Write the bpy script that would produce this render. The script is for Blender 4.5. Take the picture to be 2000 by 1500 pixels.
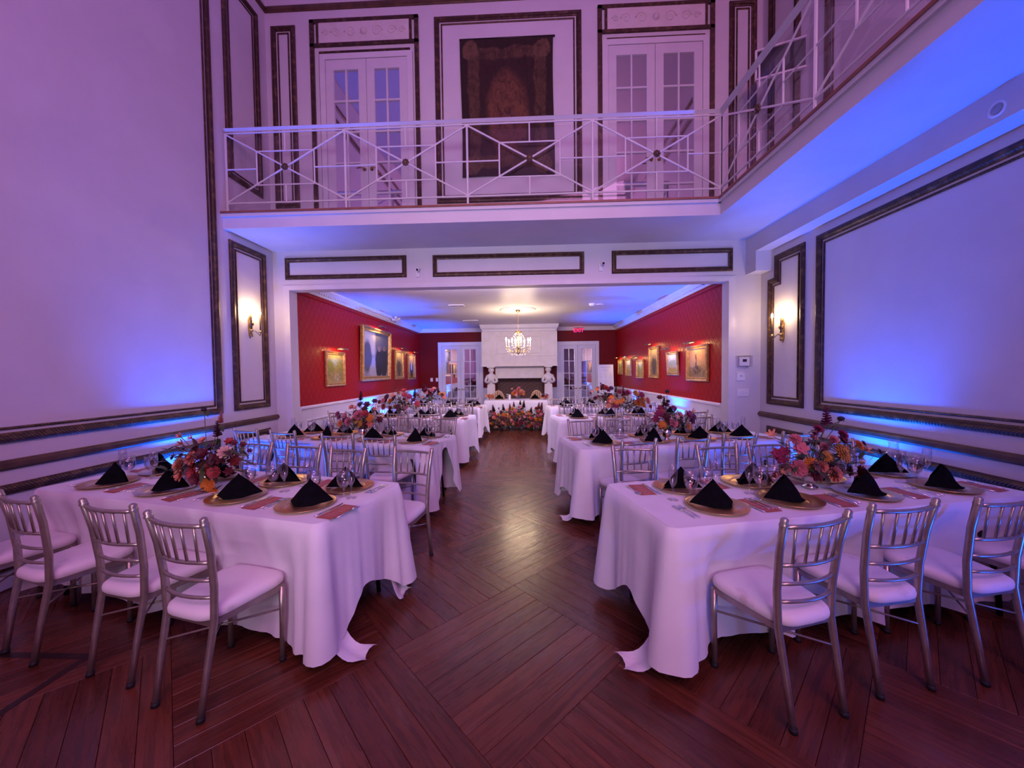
import bpy, bmesh, math, random
from mathutils import Vector, Matrix
random.seed(7)
PI = math.pi
for o in list(bpy.data.objects):
    bpy.data.objects.remove(o)
C = bpy.context.scene.collection
S = bpy.context.scene

# ------------------------------------------------------------------ camera
PITCH, YAW, ROLL, EYE = .0312, -.0405, -.0119, 1.55
def camera():
    cy, sy, cp, sp, cr, sr = math.cos(YAW), math.sin(YAW), math.cos(PITCH), math.sin(PITCH), math.cos(ROLL), math.sin(ROLL)
    rot = lambda v: Vector((cy*v[0]+sy*v[1], -sy*v[0]+cy*v[1], v[2]))
    fwd, up, rt = rot((0, cp, -sp)), rot((0, sp, cp)), rot((1, 0, 0))
    r2, u2 = rt*cr+up*sr, up*cr-rt*sr
    d = bpy.data.cameras.new('camera'); d.sensor_width = 36; d.sensor_fit = 'HORIZONTAL'
    d.lens = 735/2000*36; d.clip_start = .05; d.clip_end = 60
    o = bpy.data.objects.new('camera', d); C.objects.link(o)
    m = Matrix((r2, u2, -fwd)).transposed().to_4x4(); m.translation = (0, 0, EYE)
    o.matrix_world = m
    S.camera = o
camera()

# ------------------------------------------------------------------ world, lights, exposure
w = bpy.data.worlds.new('World'); S.world = w; w.use_nodes = True
w.node_tree.nodes['Background'].inputs[0].default_value = (.30, .16, .36, 1)
w.node_tree.nodes['Background'].inputs[1].default_value = .15
S.view_settings.view_transform = 'Standard'; S.view_settings.look = 'None'
S.view_settings.gamma = 1; S.view_settings.use_curve_mapping = False
S.view_settings.exposure = -0.15
WARM = (1, .66, .34)
BLUE = (.0, .10, 1.0)
def light(kind, name, loc, energy, col, target=None, **kw):
    d = bpy.data.lights.new(name, kind); d.energy = energy; d.color = col
    for k, v in kw.items(): setattr(d, k, v)
    o = bpy.data.objects.new(name, d); C.objects.link(o); o.location = loc
    if target is not None:
        o.rotation_euler = (Vector(target)-Vector(loc)).to_track_quat('-Z', 'Y').to_euler()
    return o
# the hall's ceiling wash: magenta-violet stage light from high up
light('AREA', 'gallery_wash', (1.5, -2.9, 6.0), 275, (.97, .34, .84), (-1.6, 3.4, 1.2), shape='RECTANGLE', size=3.6, size_y=2.4)
# frontal fill added behind the photographer, standing in for unseen lamps
light('AREA', 'rear_fill', (-.4, -3.7, 2.5), 40, (.88, .72, 1.0), (-.4, 5.6, 2.6), shape='RECTANGLE', size=2.0, size_y=1.2, spread=math.radians(62))
# lavender fill added out of view behind the header, washing the dining room
light('AREA', 'dining_fill', (-.33, 5.86, 2.93), 115, (.84, .62, 1.0), (-.33, 10.5, 2.1), shape='RECTANGLE', size=3.4, size_y=.10)
UP = [(-3.60, 3.98, 700), (3.10, 3.72, 600), (3.10, 1.0, 480), (-3.36, 8.3, 1150), (-3.36, 11.6, 1000), (2.70, 7.35, 1150), (2.70, 10.2, 1000), (-3.60, -2.0, 50)]  # last one: blue fill added behind the camera, out of view
for x, y, e in UP:
    t = (x+(-.10 if x < 0 else .10), y+.02, 3.0)
    light('SPOT', 'uplight_beam', (x, y, .21), e, BLUE, t, spot_size=math.radians(76), spot_blend=1.0, shadow_soft_size=.06)
    if 0 < y < 5: light('SPOT', 'uplight_spill', (x, y, .20), 120, BLUE, (x*.6, y, 2.2), spot_size=math.radians(168), spot_blend=1.0, shadow_soft_size=.06)

# ------------------------------------------------------------------ materials
MATS = {}
def mat(name, col=(.8, .8, .8), rough=.5, metal=0., emis=None, estr=0., spec=.5, trans=0., ior=1.45, coat=0., sheen=0.):
    if name in MATS: return MATS[name]
    m = bpy.data.materials.new(name); m.use_nodes = True; MATS[name] = m
    b = m.node_tree.nodes['Principled BSDF']
    b.inputs['Base Color'].default_value = (*col, 1); b.inputs['Roughness'].default_value = rough
    b.inputs['Metallic'].default_value = metal; b.inputs['Specular IOR Level'].default_value = spec
    b.inputs['Transmission Weight'].default_value = trans; b.inputs['IOR'].default_value = ior
    b.inputs['Coat Weight'].default_value = coat; b.inputs['Sheen Weight'].default_value = sheen
    if emis:
        b.inputs['Emission Color'].default_value = (*emis, 1); b.inputs['Emission Strength'].default_value = estr
    return m
class NT:
    """tiny node-tree helper"""
    def __init__(s, m): s.t = m.node_tree; s.b = s.t.nodes['Principled BSDF']
    def n(s, typ, **kw):
        x = s.t.nodes.new(typ)
        for k, v in kw.items(): setattr(x, k, v)
        return x
    def val(s, sock, v):
        if hasattr(v, 'is_output') or isinstance(v, bpy.types.NodeSocket): s.t.links.new(v, sock)
        else:
            if isinstance(v, (tuple, list)) and len(v) == 3 and sock.type == 'RGBA': v = (*v, 1)
            sock.default_value = v
    def math(s, op, a, b=None, c=None, clamp=False):
        x = s.n('ShaderNodeMath', operation=op, use_clamp=clamp); s.val(x.inputs[0], a)
        if b is not None: s.val(x.inputs[1], b)
        if c is not None: s.val(x.inputs[2], c)
        return x.outputs[0]
    def vmath(s, op, a, b=None):
        x = s.n('ShaderNodeVectorMath', operation=op); s.val(x.inputs[0], a)
        if b is not None: s.val(x.inputs[1], b)
        return x.outputs['Value'] if op in ('LENGTH', 'DOT_PRODUCT') else x.outputs[0]
    def mix(s, f, a, b):
        x = s.n('ShaderNodeMix', data_type='RGBA'); s.val(x.inputs[0], f); s.val(x.inputs[6], a); s.val(x.inputs[7], b)
        return x.outputs[2]
    def noise(s, vec, scale, detail=3., rough=.5, dist=0.):
        x = s.n('ShaderNodeTexNoise'); s.val(x.inputs['Scale'], scale); s.val(x.inputs['Detail'], detail)
        s.val(x.inputs['Roughness'], rough); s.val(x.inputs['Distortion'], dist)
        if vec is not None: s.t.links.new(vec, x.inputs['Vector'])
        return x
    def ramp(s, f, a, b, lo=0., hi=1.):
        x = s.n('ShaderNodeMapRange', clamp=True); s.val(x.inputs[0], f); s.val(x.inputs[1], a); s.val(x.inputs[2], b)
        s.val(x.inputs[3], lo); s.val(x.inputs[4], hi); return x.outputs[0]
    def obj(s): return s.n('ShaderNodeTexCoord').outputs['Object']
    def uv(s): return s.n('ShaderNodeTexCoord').outputs['UV']
    def gen(s): return s.n('ShaderNodeTexCoord').outputs['Generated']
    def bump(s, h, strength=.3, dist=.01):
        x = s.n('ShaderNodeBump'); s.val(x.inputs['Strength'], strength); s.val(x.inputs['Distance'], dist)
        s.t.links.new(h, x.inputs['Height']); s.t.links.new(x.outputs[0], s.b.inputs['Normal'])
    def col(s, v): s.val(s.b.inputs['Base Color'], v)
    def rough(s, v): s.val(s.b.inputs['Roughness'], v)
    def xyz(s, v):
        x = s.n('ShaderNodeSeparateXYZ'); s.t.links.new(v, x.inputs[0]); return x.outputs
def varied(name, c1, c2, scale, rough=.5, metal=0., bump=0., bscale=None, **kw):
    if name in MATS: return MATS[name]
    m = mat(name, c1, rough, metal, **kw); n = NT(m); v = n.obj()
    a = n.noise(v, scale, 4); n.col(n.mix(n.ramp(a.outputs[0], .35, .65), c1, c2))
    if bump:
        b = n.noise(v, bscale or scale*4, 3); n.bump(b.outputs[0], bump, .01)
    return m
wall_m = varied('wall_paint', (.66, .64, .65), (.62, .60, .61), 2.5, .55, bump=.06, bscale=60)
ceil_m = varied('ceiling_paint', (.68, .66, .67), (.66, .64, .65), 2, .45)
white_m = varied('white_trim_paint', (.69, .67, .68), (.65, .63, .64), 5, .35)
door_m = varied('white_door_paint', (.66, .63, .65), (.62, .60, .62), 5, .3)
def make_brown():
    m = mat('brown_gilt_moulding', (.075, .038, .022), .38, .25); n = NT(m); v = n.obj()
    a = n.noise(v, 14, 4); b = n.noise(v, 3, 2)
    n.col(n.mix(n.ramp(a.outputs[0], .5, .72), (.060, .028, .017), (.17, .092, .045)))
    wv = n.n('ShaderNodeTexWave', wave_type='BANDS', bands_direction='DIAGONAL'); n.val(wv.inputs['Scale'], 26.); n.val(wv.inputs['Distortion'], 1.0)
    n.t.links.new(v, wv.inputs['Vector']); n.bump(wv.outputs['Fac'], .35, .006)
    return m
brown_m = make_brown()
brown_plain = varied('brown_wood_rail', (.070, .035, .022), (.13, .07, .038), 9, .35, .1)
copper_m = varied('brown_edge_strip', (.22, .075, .045), (.30, .11, .07), 8, .4)
def make_damask():
    m = mat('red_damask', (.35, .012, .016), .45, spec=.25); n = NT(m); x, y, z = n.xyz(n.obj())
    u = n.math('MULTIPLY', y, 2*PI/.15); v = n.math('MULTIPLY', z, 2*PI/.21)
    wob = n.noise(n.obj(), 13, 3)
    u2 = n.math('ADD', u, n.math('MULTIPLY', wob.outputs[0], 4.0)); v2 = n.math('ADD', v, n.math('MULTIPLY', wob.outputs[0], 4.0))
    p1 = n.math('MULTIPLY', n.math('COSINE', u2), n.math('COSINE', v2))
    p2 = n.math('MULTIPLY', n.math('COSINE', n.math('MULTIPLY', u, 2.)), n.math('COSINE', n.math('MULTIPLY', v, 3.)))
    p = n.math('ADD', n.math('MULTIPLY', p1, .8), n.math('MULTIPLY', p2, .8)); f = n.ramp(p, -.05, .45)
    n.col(n.mix(f, (.325, .0035, .006), (.36, .005, .0075))); n.rough(n.ramp(f, 0, 1, .55, .36))
    return m
damask_m = make_damask()
red_m = varied('plain_red_wall', (.16, .002, .004), (.14, .002, .003), 3, .5, spec=.2)
def make_floor():
    m = mat('dark_oak_plank', (.10, .05, .035), .3); n = NT(m)
    oi = n.n('ShaderNodeObjectInfo').outputs['Random']; isl = n.n('ShaderNodeNewGeometry').outputs['Random Per Island']
    r = n.math('FRACT', n.math('ADD', oi, isl))
    uv = n.uv(); off = n.n('ShaderNodeCombineXYZ'); n.val(off.inputs[0], n.math('MULTIPLY', r, 37.)); n.val(off.inputs[1], n.math('MULTIPLY', r, 91.))
    p = n.vmath('ADD', uv, off.outputs[0])
    g = n.noise(n.vmath('MULTIPLY', p, (3., 42., 1.)), 1., 5, .6, .6)
    g2 = n.noise(n.vmath('MULTIPLY', p, (1.4, 9., 1.)), 1., 3, .55, 1.4)
    gg = n.noise(uv, 2.2, 4)
    base = n.mix(r, (.105, .025, .012), (.210, .058, .026))
    c = n.mix(n.ramp(g.outputs[0], .38, .72), n.mix(.55, base, (.018, .008, .006)), base)
    c = n.mix(n.ramp(g2.outputs[0], .55, .78), c, n.mix(.5, c, (.17, .082, .050)))
    n.col(c)
    n.rough(n.ramp(n.math('ADD', g.outputs[0], n.math('MULTIPLY', gg.outputs[0], .6)), .4, 1.2, .20, .36))
    n.bump(g.outputs[0], .22, .004)
    n.b.inputs['Coat Weight'].default_value = .15; n.b.inputs['Coat Roughness'].default_value = .2
    return m
floor_m = make_floor()
inlay_m = varied('dark_inlay_wood', (.020, .010, .009), (.030, .014, .012), 6, .3)
def make_cloth():
    m = mat('white_tablecloth', (.74, .72, .74), .85, sheen=.2); n = NT(m); v = n.obj()
    a = n.noise(v, 5, 3); b = n.noise(v, 350, 2)
    n.col(n.mix(n.ramp(a.outputs[0], .3, .7), (.74, .72, .74), (.68, .66, .69)))
    n.bump(n.math('ADD', n.math('MULTIPLY', a.outputs[0], 1.), n.math('MULTIPLY', b.outputs[0], .12)), .25, .02)
    return m
cloth_m = make_cloth()
chair_m = varied('champagne_metal', (.47, .41, .34), (.38, .33, .28), 20, .34, .8)
def make_cushion():
    m = mat('white_seat_cushion', (.76, .72, .72), .75, sheen=.2); n = NT(m); v = n.obj()
    r = n.n('ShaderNodeObjectInfo').outputs['Random']
    off = n.n('ShaderNodeCombineXYZ'); n.val(off.inputs[0], n.math('MULTIPLY', r, 20.))
    a = n.noise(n.vmath('ADD', v, off.outputs[0]), 7, 4)
    n.col(n.mix(n.ramp(a.outputs[0], .62, .80), (.77, .73, .73), (.45, .38, .36)))
    return m
cushion_m = make_cushion()
tip_m = mat('black_rubber', (.012, .012, .012), .6)
gold_m = varied('gold_charger', (.80, .50, .22), (.70, .42, .17), 12, .30, .9)
nap_m = varied('black_napkin', (.003, .003, .004), (.005, .005, .007), 30, 1., spec=.08)
menu_m = varied('terracotta_card', (.40, .115, .085), (.36, .10, .075), 30, .7)
print_m = mat('pale_print', (.62, .40, .36), .7)
steel_m = mat('cutlery_steel', (.72, .70, .70), .2, 1.)
silver_m = varied('silver_vase', (.70, .66, .62), (.55, .50, .46), 10, .22, 1.)
brass_m = varied('aged_brass', (.55, .36, .15), (.30, .19, .08), 18, .3, 1.)
giltf_m = varied('gilt_frame', (.62, .38, .13), (.38, .21, .07), 16, .38, .7, bump=.5, bscale=50)
dark_m = mat('dark_metal', (.02, .018, .018), .4, .6)
grey_m = mat('grey_plastic', (.35, .34, .36), .5)
plastic_m = mat('white_plastic', (.78, .77, .79), .4)
screen_m = mat('dark_screen', (.02, .02, .03), .2)
stone_m = varied('white_stone', (.70, .65, .60), (.64, .59, .54), 6, .6, bump=.12, bscale=30)
brick_m = varied('sooty_brick', (.20, .105, .085), (.085, .048, .042), 8, .8, bump=.3)
mortar_m = mat('dark_mortar', (.09, .07, .065), .9)
mirror_m = mat('mirrored_pane', (.80, .79, .82), .035, 1.)
bulb_m = mat('lit_bulb', (1, .9, .7), .3, emis=(1, .80, .48), estr=38)
candle_m = mat('candle_sleeve', (.78, .68, .52), .5)
candle_dark = mat('bronze_candle_sleeve', (.14, .085, .05), .45, .3)
wood_m = varied('pale_chair_wood', (.60, .38, .20), (.50, .30, .15), 12, .45)
leaf_m = varied('leaf_green', (.035, .060, .022), (.070, .085, .035), 20, .55)
dleaf_m = varied('bronze_leaf', (.050, .020, .020), (.085, .030, .028), 20, .55)
stem_m = mat('stem_green', (.075, .105, .045), .55)
def thin_glass(name, tint=(.99, .99, .995), fac=.12):
    m = bpy.data.materials.new(name); m.use_nodes = True; t = m.node_tree; t.nodes.clear(); MATS[name] = m
    o = t.nodes.new('ShaderNodeOutputMaterial'); mx = t.nodes.new('ShaderNodeMixShader')
    tr = t.nodes.new('ShaderNodeBsdfTransparent'); tr.inputs[0].default_value = (*tint, 1)
    gl = t.nodes.new('ShaderNodeBsdfGlossy'); gl.inputs['Roughness'].default_value = .03
    lw = t.nodes.new('ShaderNodeLayerWeight'); lw.inputs[0].default_value = .25
    ma = t.nodes.new('ShaderNodeMath'); ma.operation = 'MULTIPLY_ADD'; ma.use_clamp = True
    ma.inputs[1].default_value = .42; ma.inputs[2].default_value = fac
    t.links.new(lw.outputs['Facing'], ma.inputs[0]); t.links.new(ma.outputs[0], mx.inputs[0])
    t.links.new(tr.outputs[0], mx.inputs[1]); t.links.new(gl.outputs[0], mx.inputs[2]); t.links.new(mx.outputs[0], o.inputs[0])
    return m
glass_m = thin_glass('clear_glass', fac=.07)
water_m = thin_glass('ice_water', (.97, .97, .985), .12)
pane_m = thin_glass('balcony_glass', (.94, .93, .97), .02)
crystal_m = mat('crystal', (1, .95, .86), .05, trans=.0, metal=.6)
FC = {}
for k, c in dict(pink=(.62, .17, .22), coral=(.66, .20, .13), peach=(.72, .32, .20), orange=(.68, .19, .02), amber=(.60, .26, .05),
                 burgundy=(.11, .010, .022), magenta=(.26, .018, .075), plum=(.09, .012, .05), red=(.36, .03, .035), blush=(.74, .45, .40), dark=(.015, .010, .014), cream=(.78, .60, .38)).items():
    c = tuple(q*.74 for q in c); FC[k] = varied('petal_'+k, c, tuple(min(1, q*1.3) for q in c), 30, .65)
flame_c = [k for k in FC]

# ------------------------------------------------------------------ mesh builder
class MB:
    def __init__(s): s.v = []; s.f = []; s.s = []; s.uv = None
    def add(s, vs, fs, smooth=False):
        b = len(s.v); s.v += [tuple(v) for v in vs]; s.f += [tuple(i+b for i in f) for f in fs]; s.s += [smooth]*len(fs); return s
    def box(s, x0, x1, y0, y1, z0, z1, M=None):
        vs = [(x, y, z) for z in (z0, z1) for y in (y0, y1) for x in (x0, x1)]
        if M: vs = [M(*v) for v in vs] if callable(M) else [M @ Vector(v) for v in vs]
        return s.add(vs, [(0, 2, 3, 1), (4, 5, 7, 6), (0, 1, 5, 4), (2, 6, 7, 3), (0, 4, 6, 2), (1, 3, 7, 5)])
    def tube(s, pts, r, n=8, smooth=True, caps=True, flat=1.):
        pts = [Vector(p) for p in pts]; rs = r if isinstance(r, (list, tuple)) else [r]*len(pts)
        vs = []; up = None
        for i, p in enumerate(pts):
            d = (pts[min(i+1, len(pts)-1)]-pts[max(i-1, 0)]).normalized()
            if up is None: up = Vector((0, 0, 1)) if abs(d.z) < .9 else Vector((0, 1, 0))
            a = d.cross(up).normalized(); b = a.cross(d).normalized(); up = b
            for k in range(n):
                t = 2*PI*k/n; vs.append(p+(a*math.cos(t)+b*math.sin(t)*flat)*rs[i])
        fs = [(i*n+k, i*n+(k+1) % n, (i+1)*n+(k+1) % n, (i+1)*n+k) for i in range(len(pts)-1) for k in range(n)]
        s.add(vs, fs, smooth)
        if caps:
            b = len(s.v)-len(vs); s.f += [tuple(b+k for k in reversed(range(n))), tuple(b+(len(pts)-1)*n+k for k in range(n))]; s.s += [False]*2
        return s
    def lathe(s, prof, n=20, c=(0, 0, 0), smooth=True, M=None):
        vs = []
        for r, z in prof:
            for k in range(n):
                t = 2*PI*k/n; p = Vector((r*math.cos(t), r*math.sin(t), z))
                vs.append((M @ p if M else p)+Vector(c))
        fs = [(i*n+k, i*n+(k+1) % n, (i+1)*n+(k+1) % n, (i+1)*n+k) for i in range(len(prof)-1) for k in range(n)]
        return s.add(vs, fs, smooth)
    def ball(s, c, r, n=8, sz=1.):
        return s.lathe([(max(1e-4, r*math.sin(PI*i/(n//2+1))), -r*sz*math.cos(PI*i/(n//2+1))) for i in range(n//2+2)], n, c)
    def prism(s, pts, h0, h1, M):
        n = len(pts); vs = [M(a, b, h0) for a, b in pts]+[M(a, b, h1) for a, b in pts]
        return s.add(vs, [tuple(range(n)), tuple(reversed(range(n, 2*n)))]+[(i, (i+1) % n, n+(i+1) % n, n+i) for i in range(n)])
    def frame(s, pts, prof, M, smooth=False):
        """mitred moulding along a closed polygon; prof = [(inset, height)...]"""
        n = len(pts); P = [Vector(p) for p in pts]
        ar = sum(P[i].x*P[(i+1) % n].y-P[(i+1) % n].x*P[i].y for i in range(n)); sg = 1 if ar > 0 else -1
        mit = []
        for i in range(n):
            e1 = (P[i]-P[i-1]).normalized(); e2 = (P[(i+1) % n]-P[i]).normalized()
            n1 = Vector((-e1.y, e1.x))*sg; n2 = Vector((-e2.y, e2.x))*sg
            mit.append((n1+n2)/(1+n1.dot(n2)))
        vs = [M(*(P[i]+mit[i]*d), h) for d, h in prof for i in range(n)]
        k = len(prof)
        return s.add(vs, [(j*n+i, j*n+(i+1) % n, (j+1)*n+(i+1) % n, (j+1)*n+i) for j in range(k-1) for i in range(n)], smooth)
    def mesh(s, name, m=None):
        me = bpy.data.meshes.new(name); me.from_pydata(s.v, [], s.f)
        me.polygons.foreach_set('use_smooth', s.s)
        if m: me.materials.append(m)
        if s.uv:
            l = me.uv_layers.new(name='UVMap')
            for lp in me.loops: l.data[lp.index].uv = s.uv[lp.vertex_index]
        me.update(); return me
    def build(s, name, m, parent=None, loc=None, **kw):
        return link(name, s.mesh(name, m), parent, loc, **kw)
def link(name, me, parent=None, loc=None, rot=None, scale=None, kind=None, label=None):
    o = bpy.data.objects.new(name, me); C.objects.link(o)
    if parent: o.parent = parent
    if loc is not None: o.location = loc
    if rot is not None: o.rotation_euler = rot
    if scale is not None: o.scale = scale
    if kind: o['kind'] = kind
    if label: o['label'] = label
    return o
def tag(o, label, cat, group=None):
    o['label'] = label; o['category'] = cat
    if group: o['group'] = group
    return o
def thing(name, label, cat, loc=(0, 0, 0), rz=0, group=None):
    o = bpy.data.objects.new(name, None); C.objects.link(o); o.location = loc; o.rotation_euler = (0, 0, rz); o.empty_display_size = .1
    return tag(o, label, cat, group)
def dup(root, loc, rz, label=None, group=None, parent=None):
    r = root.copy(); C.objects.link(r)
    if parent is None: r.location = loc; r.rotation_euler = (0, 0, rz)
    else: r.parent = parent
    if label: r['label'] = label
    if group: r['group'] = group
    for ch in list(root.children): dup(ch, None, 0, parent=r)
    return r
class Proto:
    """first call moves the original, later calls copy it"""
    def __init__(s, root): s.r = root; s.used = False
    def put(s, loc, rz, label, group=None):
        if not s.used:
            s.used = True; s.r.location = loc; s.r.rotation_euler = (0, 0, rz); s.r['label'] = label
            if group: s.r['group'] = group
            return s.r
        return dup(s.r, loc, rz, label, group)
TR = [0]
def struct(name, mb, m, parent=None, label=None):
    o = mb.build(name, m, parent)
    if parent is None: o['kind'] = 'structure'
    if label: o['label'] = label
    return o
def trim(mb, m=None, parent=None):
    TR[0] += 1
    return struct('trim_%d' % TR[0], mb, m or brown_m)

# ------------------------------------------------------------------ room dimensions
XL, XR, YB, ZC = -3.83, 3.38, 5.6, 7.5
YR = -4.0
RL, RR, YD, ZR = -3.58, 2.92, 12.5, 3.02
OT = 2.83                       # top of the wide opening
SLAB0, SLAB1, BF, BR_X = 3.41, 3.60, 4.68, 2.34
WL = lambda a, b, h: (XL+h, a, b)
WR = lambda a, b, h: (XR-h, a, b)
WB = lambda a, b, h: (a, YB-h, b)
DL = lambda a, b, h: (RL+h, a, b)
DR = lambda a, b, h: (RR-h, a, b)
DB = lambda a, b, h: (a, YD-h, b)

# ------------------------------------------------------------------ floor
R2 = math.sqrt(.5)
def clip(poly, axis, lim, keep_less):
    out = []
    for i in range(len(poly)):
        a, b = poly[i-1], poly[i]
        ia = (a[axis] <= lim) == keep_less or a[axis] == lim; ib = (b[axis] <= lim) == keep_less or b[axis] == lim
        if ia != ib:
            t = (lim-a[axis])/(b[axis]-a[axis]); out.append((a[0]+(b[0]-a[0])*t, a[1]+(b[1]-a[1])*t))
        if ib: out.append(b)
    return out
def build_floor():
    fl = struct('floor', MB().box(XL-.2, XR+.2, YR-.2, YD+.2, -.06, -.009), mat('floor_bed', (.030, .013, .010), .6))
    B, N = .92, 8; pw = B/N; gap = .0009; Y1 = 5.08
    full = []; rest = MB(); rest.uv = []
    def extrude(poly, ulen, z=0.):
        n = len(poly)
        if n < 3: return
        a = poly[0]; ex = ulen
        vs = [(p[0], p[1], z) for p in poly]+[(p[0], p[1], -.012) for p in poly]
        fs = [tuple(range(n))]+[(i, n+i, n+(i+1) % n, (i+1) % n) for i in range(n)]
        rest.add(vs, fs); ox, oy = random.uniform(0, 30), random.uniform(0, 30)
        for p in poly+poly:
            rest.uv.append((p[0]*ex[0]+p[1]*ex[1]+ox, -p[0]*ex[1]+p[1]*ex[0]+oy))
    for k in range(-10, 10):
        for m in range(-10, 10):
            u0, v0 = .90+k*B, 1.06+m*B; along_u = (k+m) % 2 == 0
            for i in range(N):
                if along_u: ru = (u0+gap, u0+B-gap); rv = (v0+i*pw+gap, v0+(i+1)*pw-gap)
                else: rv = (v0+gap, v0+B-gap); ru = (u0+i*pw+gap, u0+(i+1)*pw-gap)
                q = [((u-v)*R2, (u+v)*R2) for u, v in ((ru[0], rv[0]), (ru[1], rv[0]), (ru[1], rv[1]), (ru[0], rv[1]))]
                p = q
                for ax, lim, less in ((0, XL, False), (0, XR, True), (1, YR, False), (1, Y1, True)):
                    p = clip(p, ax, lim, less)
                    if len(p) < 3: break
                if len(p) < 3: continue
                cx = sum(a for a, b in q)/4; cy = sum(b for a, b in q)/4
                whole = all(XL <= a <= XR and YR <= b <= Y1 for a, b in q)
                ang = PI/4 if along_u else 3*PI/4
                if whole and cy > .9 and abs(cx) < cy*1.42+.3: full.append((cy, cx, ang, p))
                else: extrude(p, (math.cos(ang), math.sin(ang)), random.uniform(-.0006, 0))
    full.sort(key=lambda t: t[0]+.35*abs(t[1]))
    pm = MB(); L, W = B/2-gap, pw/2-gap
    e = .0012
    vs = [(sx*L, sy*W, -.012) for sx, sy in ((-1, -1), (1, -1), (1, 1), (-1, 1))]+[(sx*L, sy*W, -e) for sx, sy in ((-1, -1), (1, -1), (1, 1), (-1, 1))]+[(sx*(L-e), sy*(W-e), 0) for sx, sy in ((-1, -1), (1, -1), (1, 1), (-1, 1))]
    pm.add(vs, [(8, 9, 10, 11)]+[(a+i, a+(i+1) % 4, a+4+(i+1) % 4, a+4+i) for a in (0, 4) for i in range(4)])
    pm.uv = [(v[0], v[1]) for v in vs]; me = pm.mesh('plank', floor_m)
    for i, (cy, cx, ang, p) in enumerate(full):
        if i < 300: link('plank', me, fl, (cx, cy, random.uniform(-.0006, 0)), (0, 0, ang))
        else: extrude(p, (math.cos(ang), math.sin(ang)), random.uniform(-.0006, 0))
    # boards laid across the threshold
    y = Y1
    while y < 5.95:
        x = XL+random.uniform(-1.4, 0); ww = .124
        while x < XR:
            l = random.uniform(1.5, 2.4); a, b = max(x, XL), min(x+l, XR)
            if b > a: extrude([(a+gap, y+gap), (b-gap, y+gap), (b-gap, y+ww-gap), (a+gap, y+ww-gap)], (1, 0))
            x += l
        y += ww
    x = RL-.05
    while x < RR:
        yy = y-random.uniform(0, 1.4); ww = .083
        while yy < YD:
            l = random.uniform(1.2, 2.2); a, b = max(yy, y), min(yy+l, YD)
            if b > a: extrude([(x+gap, a+gap), (x+ww-gap, a+gap), (x+ww-gap, b-gap), (x+gap, b-gap)], (0, 1))
            yy += l
        x += ww
    rest.build('floor_boards', floor_m, fl, kind='stuff')
    MB().box(-2.475, -2.435, YR, 1.965, -.004, .0012).build('inlay_strip', inlay_m, fl)
    MB().box(XL, -2.475, 1.925, 1.965, -.004, .0012).build('inlay_strip', inlay_m, fl)
build_floor()

# ------------------------------------------------------------------ walls, ceilings, balcony
struct('wall_left', MB().box(XL-.2, XL, YR-.2, YB+.2, 0, ZC), wall_m)
struct('wall_right', MB().box(XR, XR+.2, YR-.2, YB+.2, 0, ZC), wall_m)
struct('wall_front', MB().box(XL, XR, YR-.2, YR, 0, ZC), wall_m)
b = MB(); T = .18
b.box(XL, RL, YB, YB+T, 0, OT); b.box(RR, XR, YB, YB+T, 0, OT); b.box(XL, XR, YB, YB+T, OT, ZC)
struct('wall_back', b, wall_m)
struct('ceiling', MB().box(XL-.2, XR+.2, YR-.2, YB+.2, ZC, ZC+.1), ceil_m)
struct('wall_dining_left', MB().box(RL-.2, RL, YB+T, YD+.2, 0, ZR), damask_m)
struct('wall_dining_right', MB().box(RR, RR+.2, YB+T, YD+.2, 0, ZR), damask_m)
struct('wall_dining_back', MB().box(RL, RR, YD, YD+.2, 0, ZR), red_m)
struct('ceiling_dining', MB().box(RL-.2, RR+.2, YB+T, YD+.2, ZR, ZR+.1), ceil_m)
# balcony slab: back run and right run, fascia with a small ledge, brown edge strip on top
b = MB(); b.box(XL, XR, BF, YB, SLAB0, SLAB1-.012); b.box(BR_X, XR, YR, BF, SLAB0, SLAB1-.012)
b.box(XL, BR_X, BF-.03, BF, SLAB1-.05, SLAB1-.012); b.box(BR_X-.03, BR_X, YR, BF, SLAB1-.05, SLAB1-.012)
bal = struct('balcony_slab', b, wall_m)
b = MB(); b.box(XL, BR_X-.045, BF-.045, BF+.02, SLAB1-.012, SLAB1+.012); b.box(BR_X-.045, BR_X+.02, YR, BF+.02, SLAB1-.012, SLAB1+.012)
b.build('edge_strip', copper_m, bal)
# soffit beam on the right with its dropped end block
b = MB(); b.box(3.16, XR, YR, YB, 3.18, SLAB0); b.box(3.16, XR, 5.36, YB, 2.91, 3.18)
struct('beam_right', b, wall_m)

# brown mouldings
P_OUT = [(0, 0), (0, .016), (.012, .028), (.03, .034), (.05, .030), (.06, .018), (.075, .014), (.075, 0)]
P_IN = [(.097, 0), (.097, .010), (.106, .016), (.117, .010), (.117, 0)]
P_SM = [(0, 0), (0, .014), (.012, .026), (.035, .030), (.05, .016), (.066, .012), (.066, 0)]
def rect(a0, a1, b0, b1): return [(a0, b0), (a1, b0), (a1, b1), (a0, b1)]
def panel(pts, M, inner=True, outer=P_OUT):
    mb = MB().frame(pts, outer, M)
    if inner: mb.frame(pts, P_IN, M)
    trim(mb)
def rail(M, a0, a1, b0, b1, m=None, prof=None):
    h = b1-b0; mb = MB()
    p = prof or [(0, .012), (.15, .02), (.3, .034), (.7, .034), (.85, .022), (1, .016)]
    vs = [M(a, b0+h*t, d) for a in (a0, a1) for t, d in [(0, 0)]+p+[(1, 0)]]
    n = len(p)+2
    mb.add(vs, [(i, i+1, n+i+1, n+i) for i in range(n-1)]+[tuple(range(n)), tuple(reversed(range(n, 2*n)))])
    return mb
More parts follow.
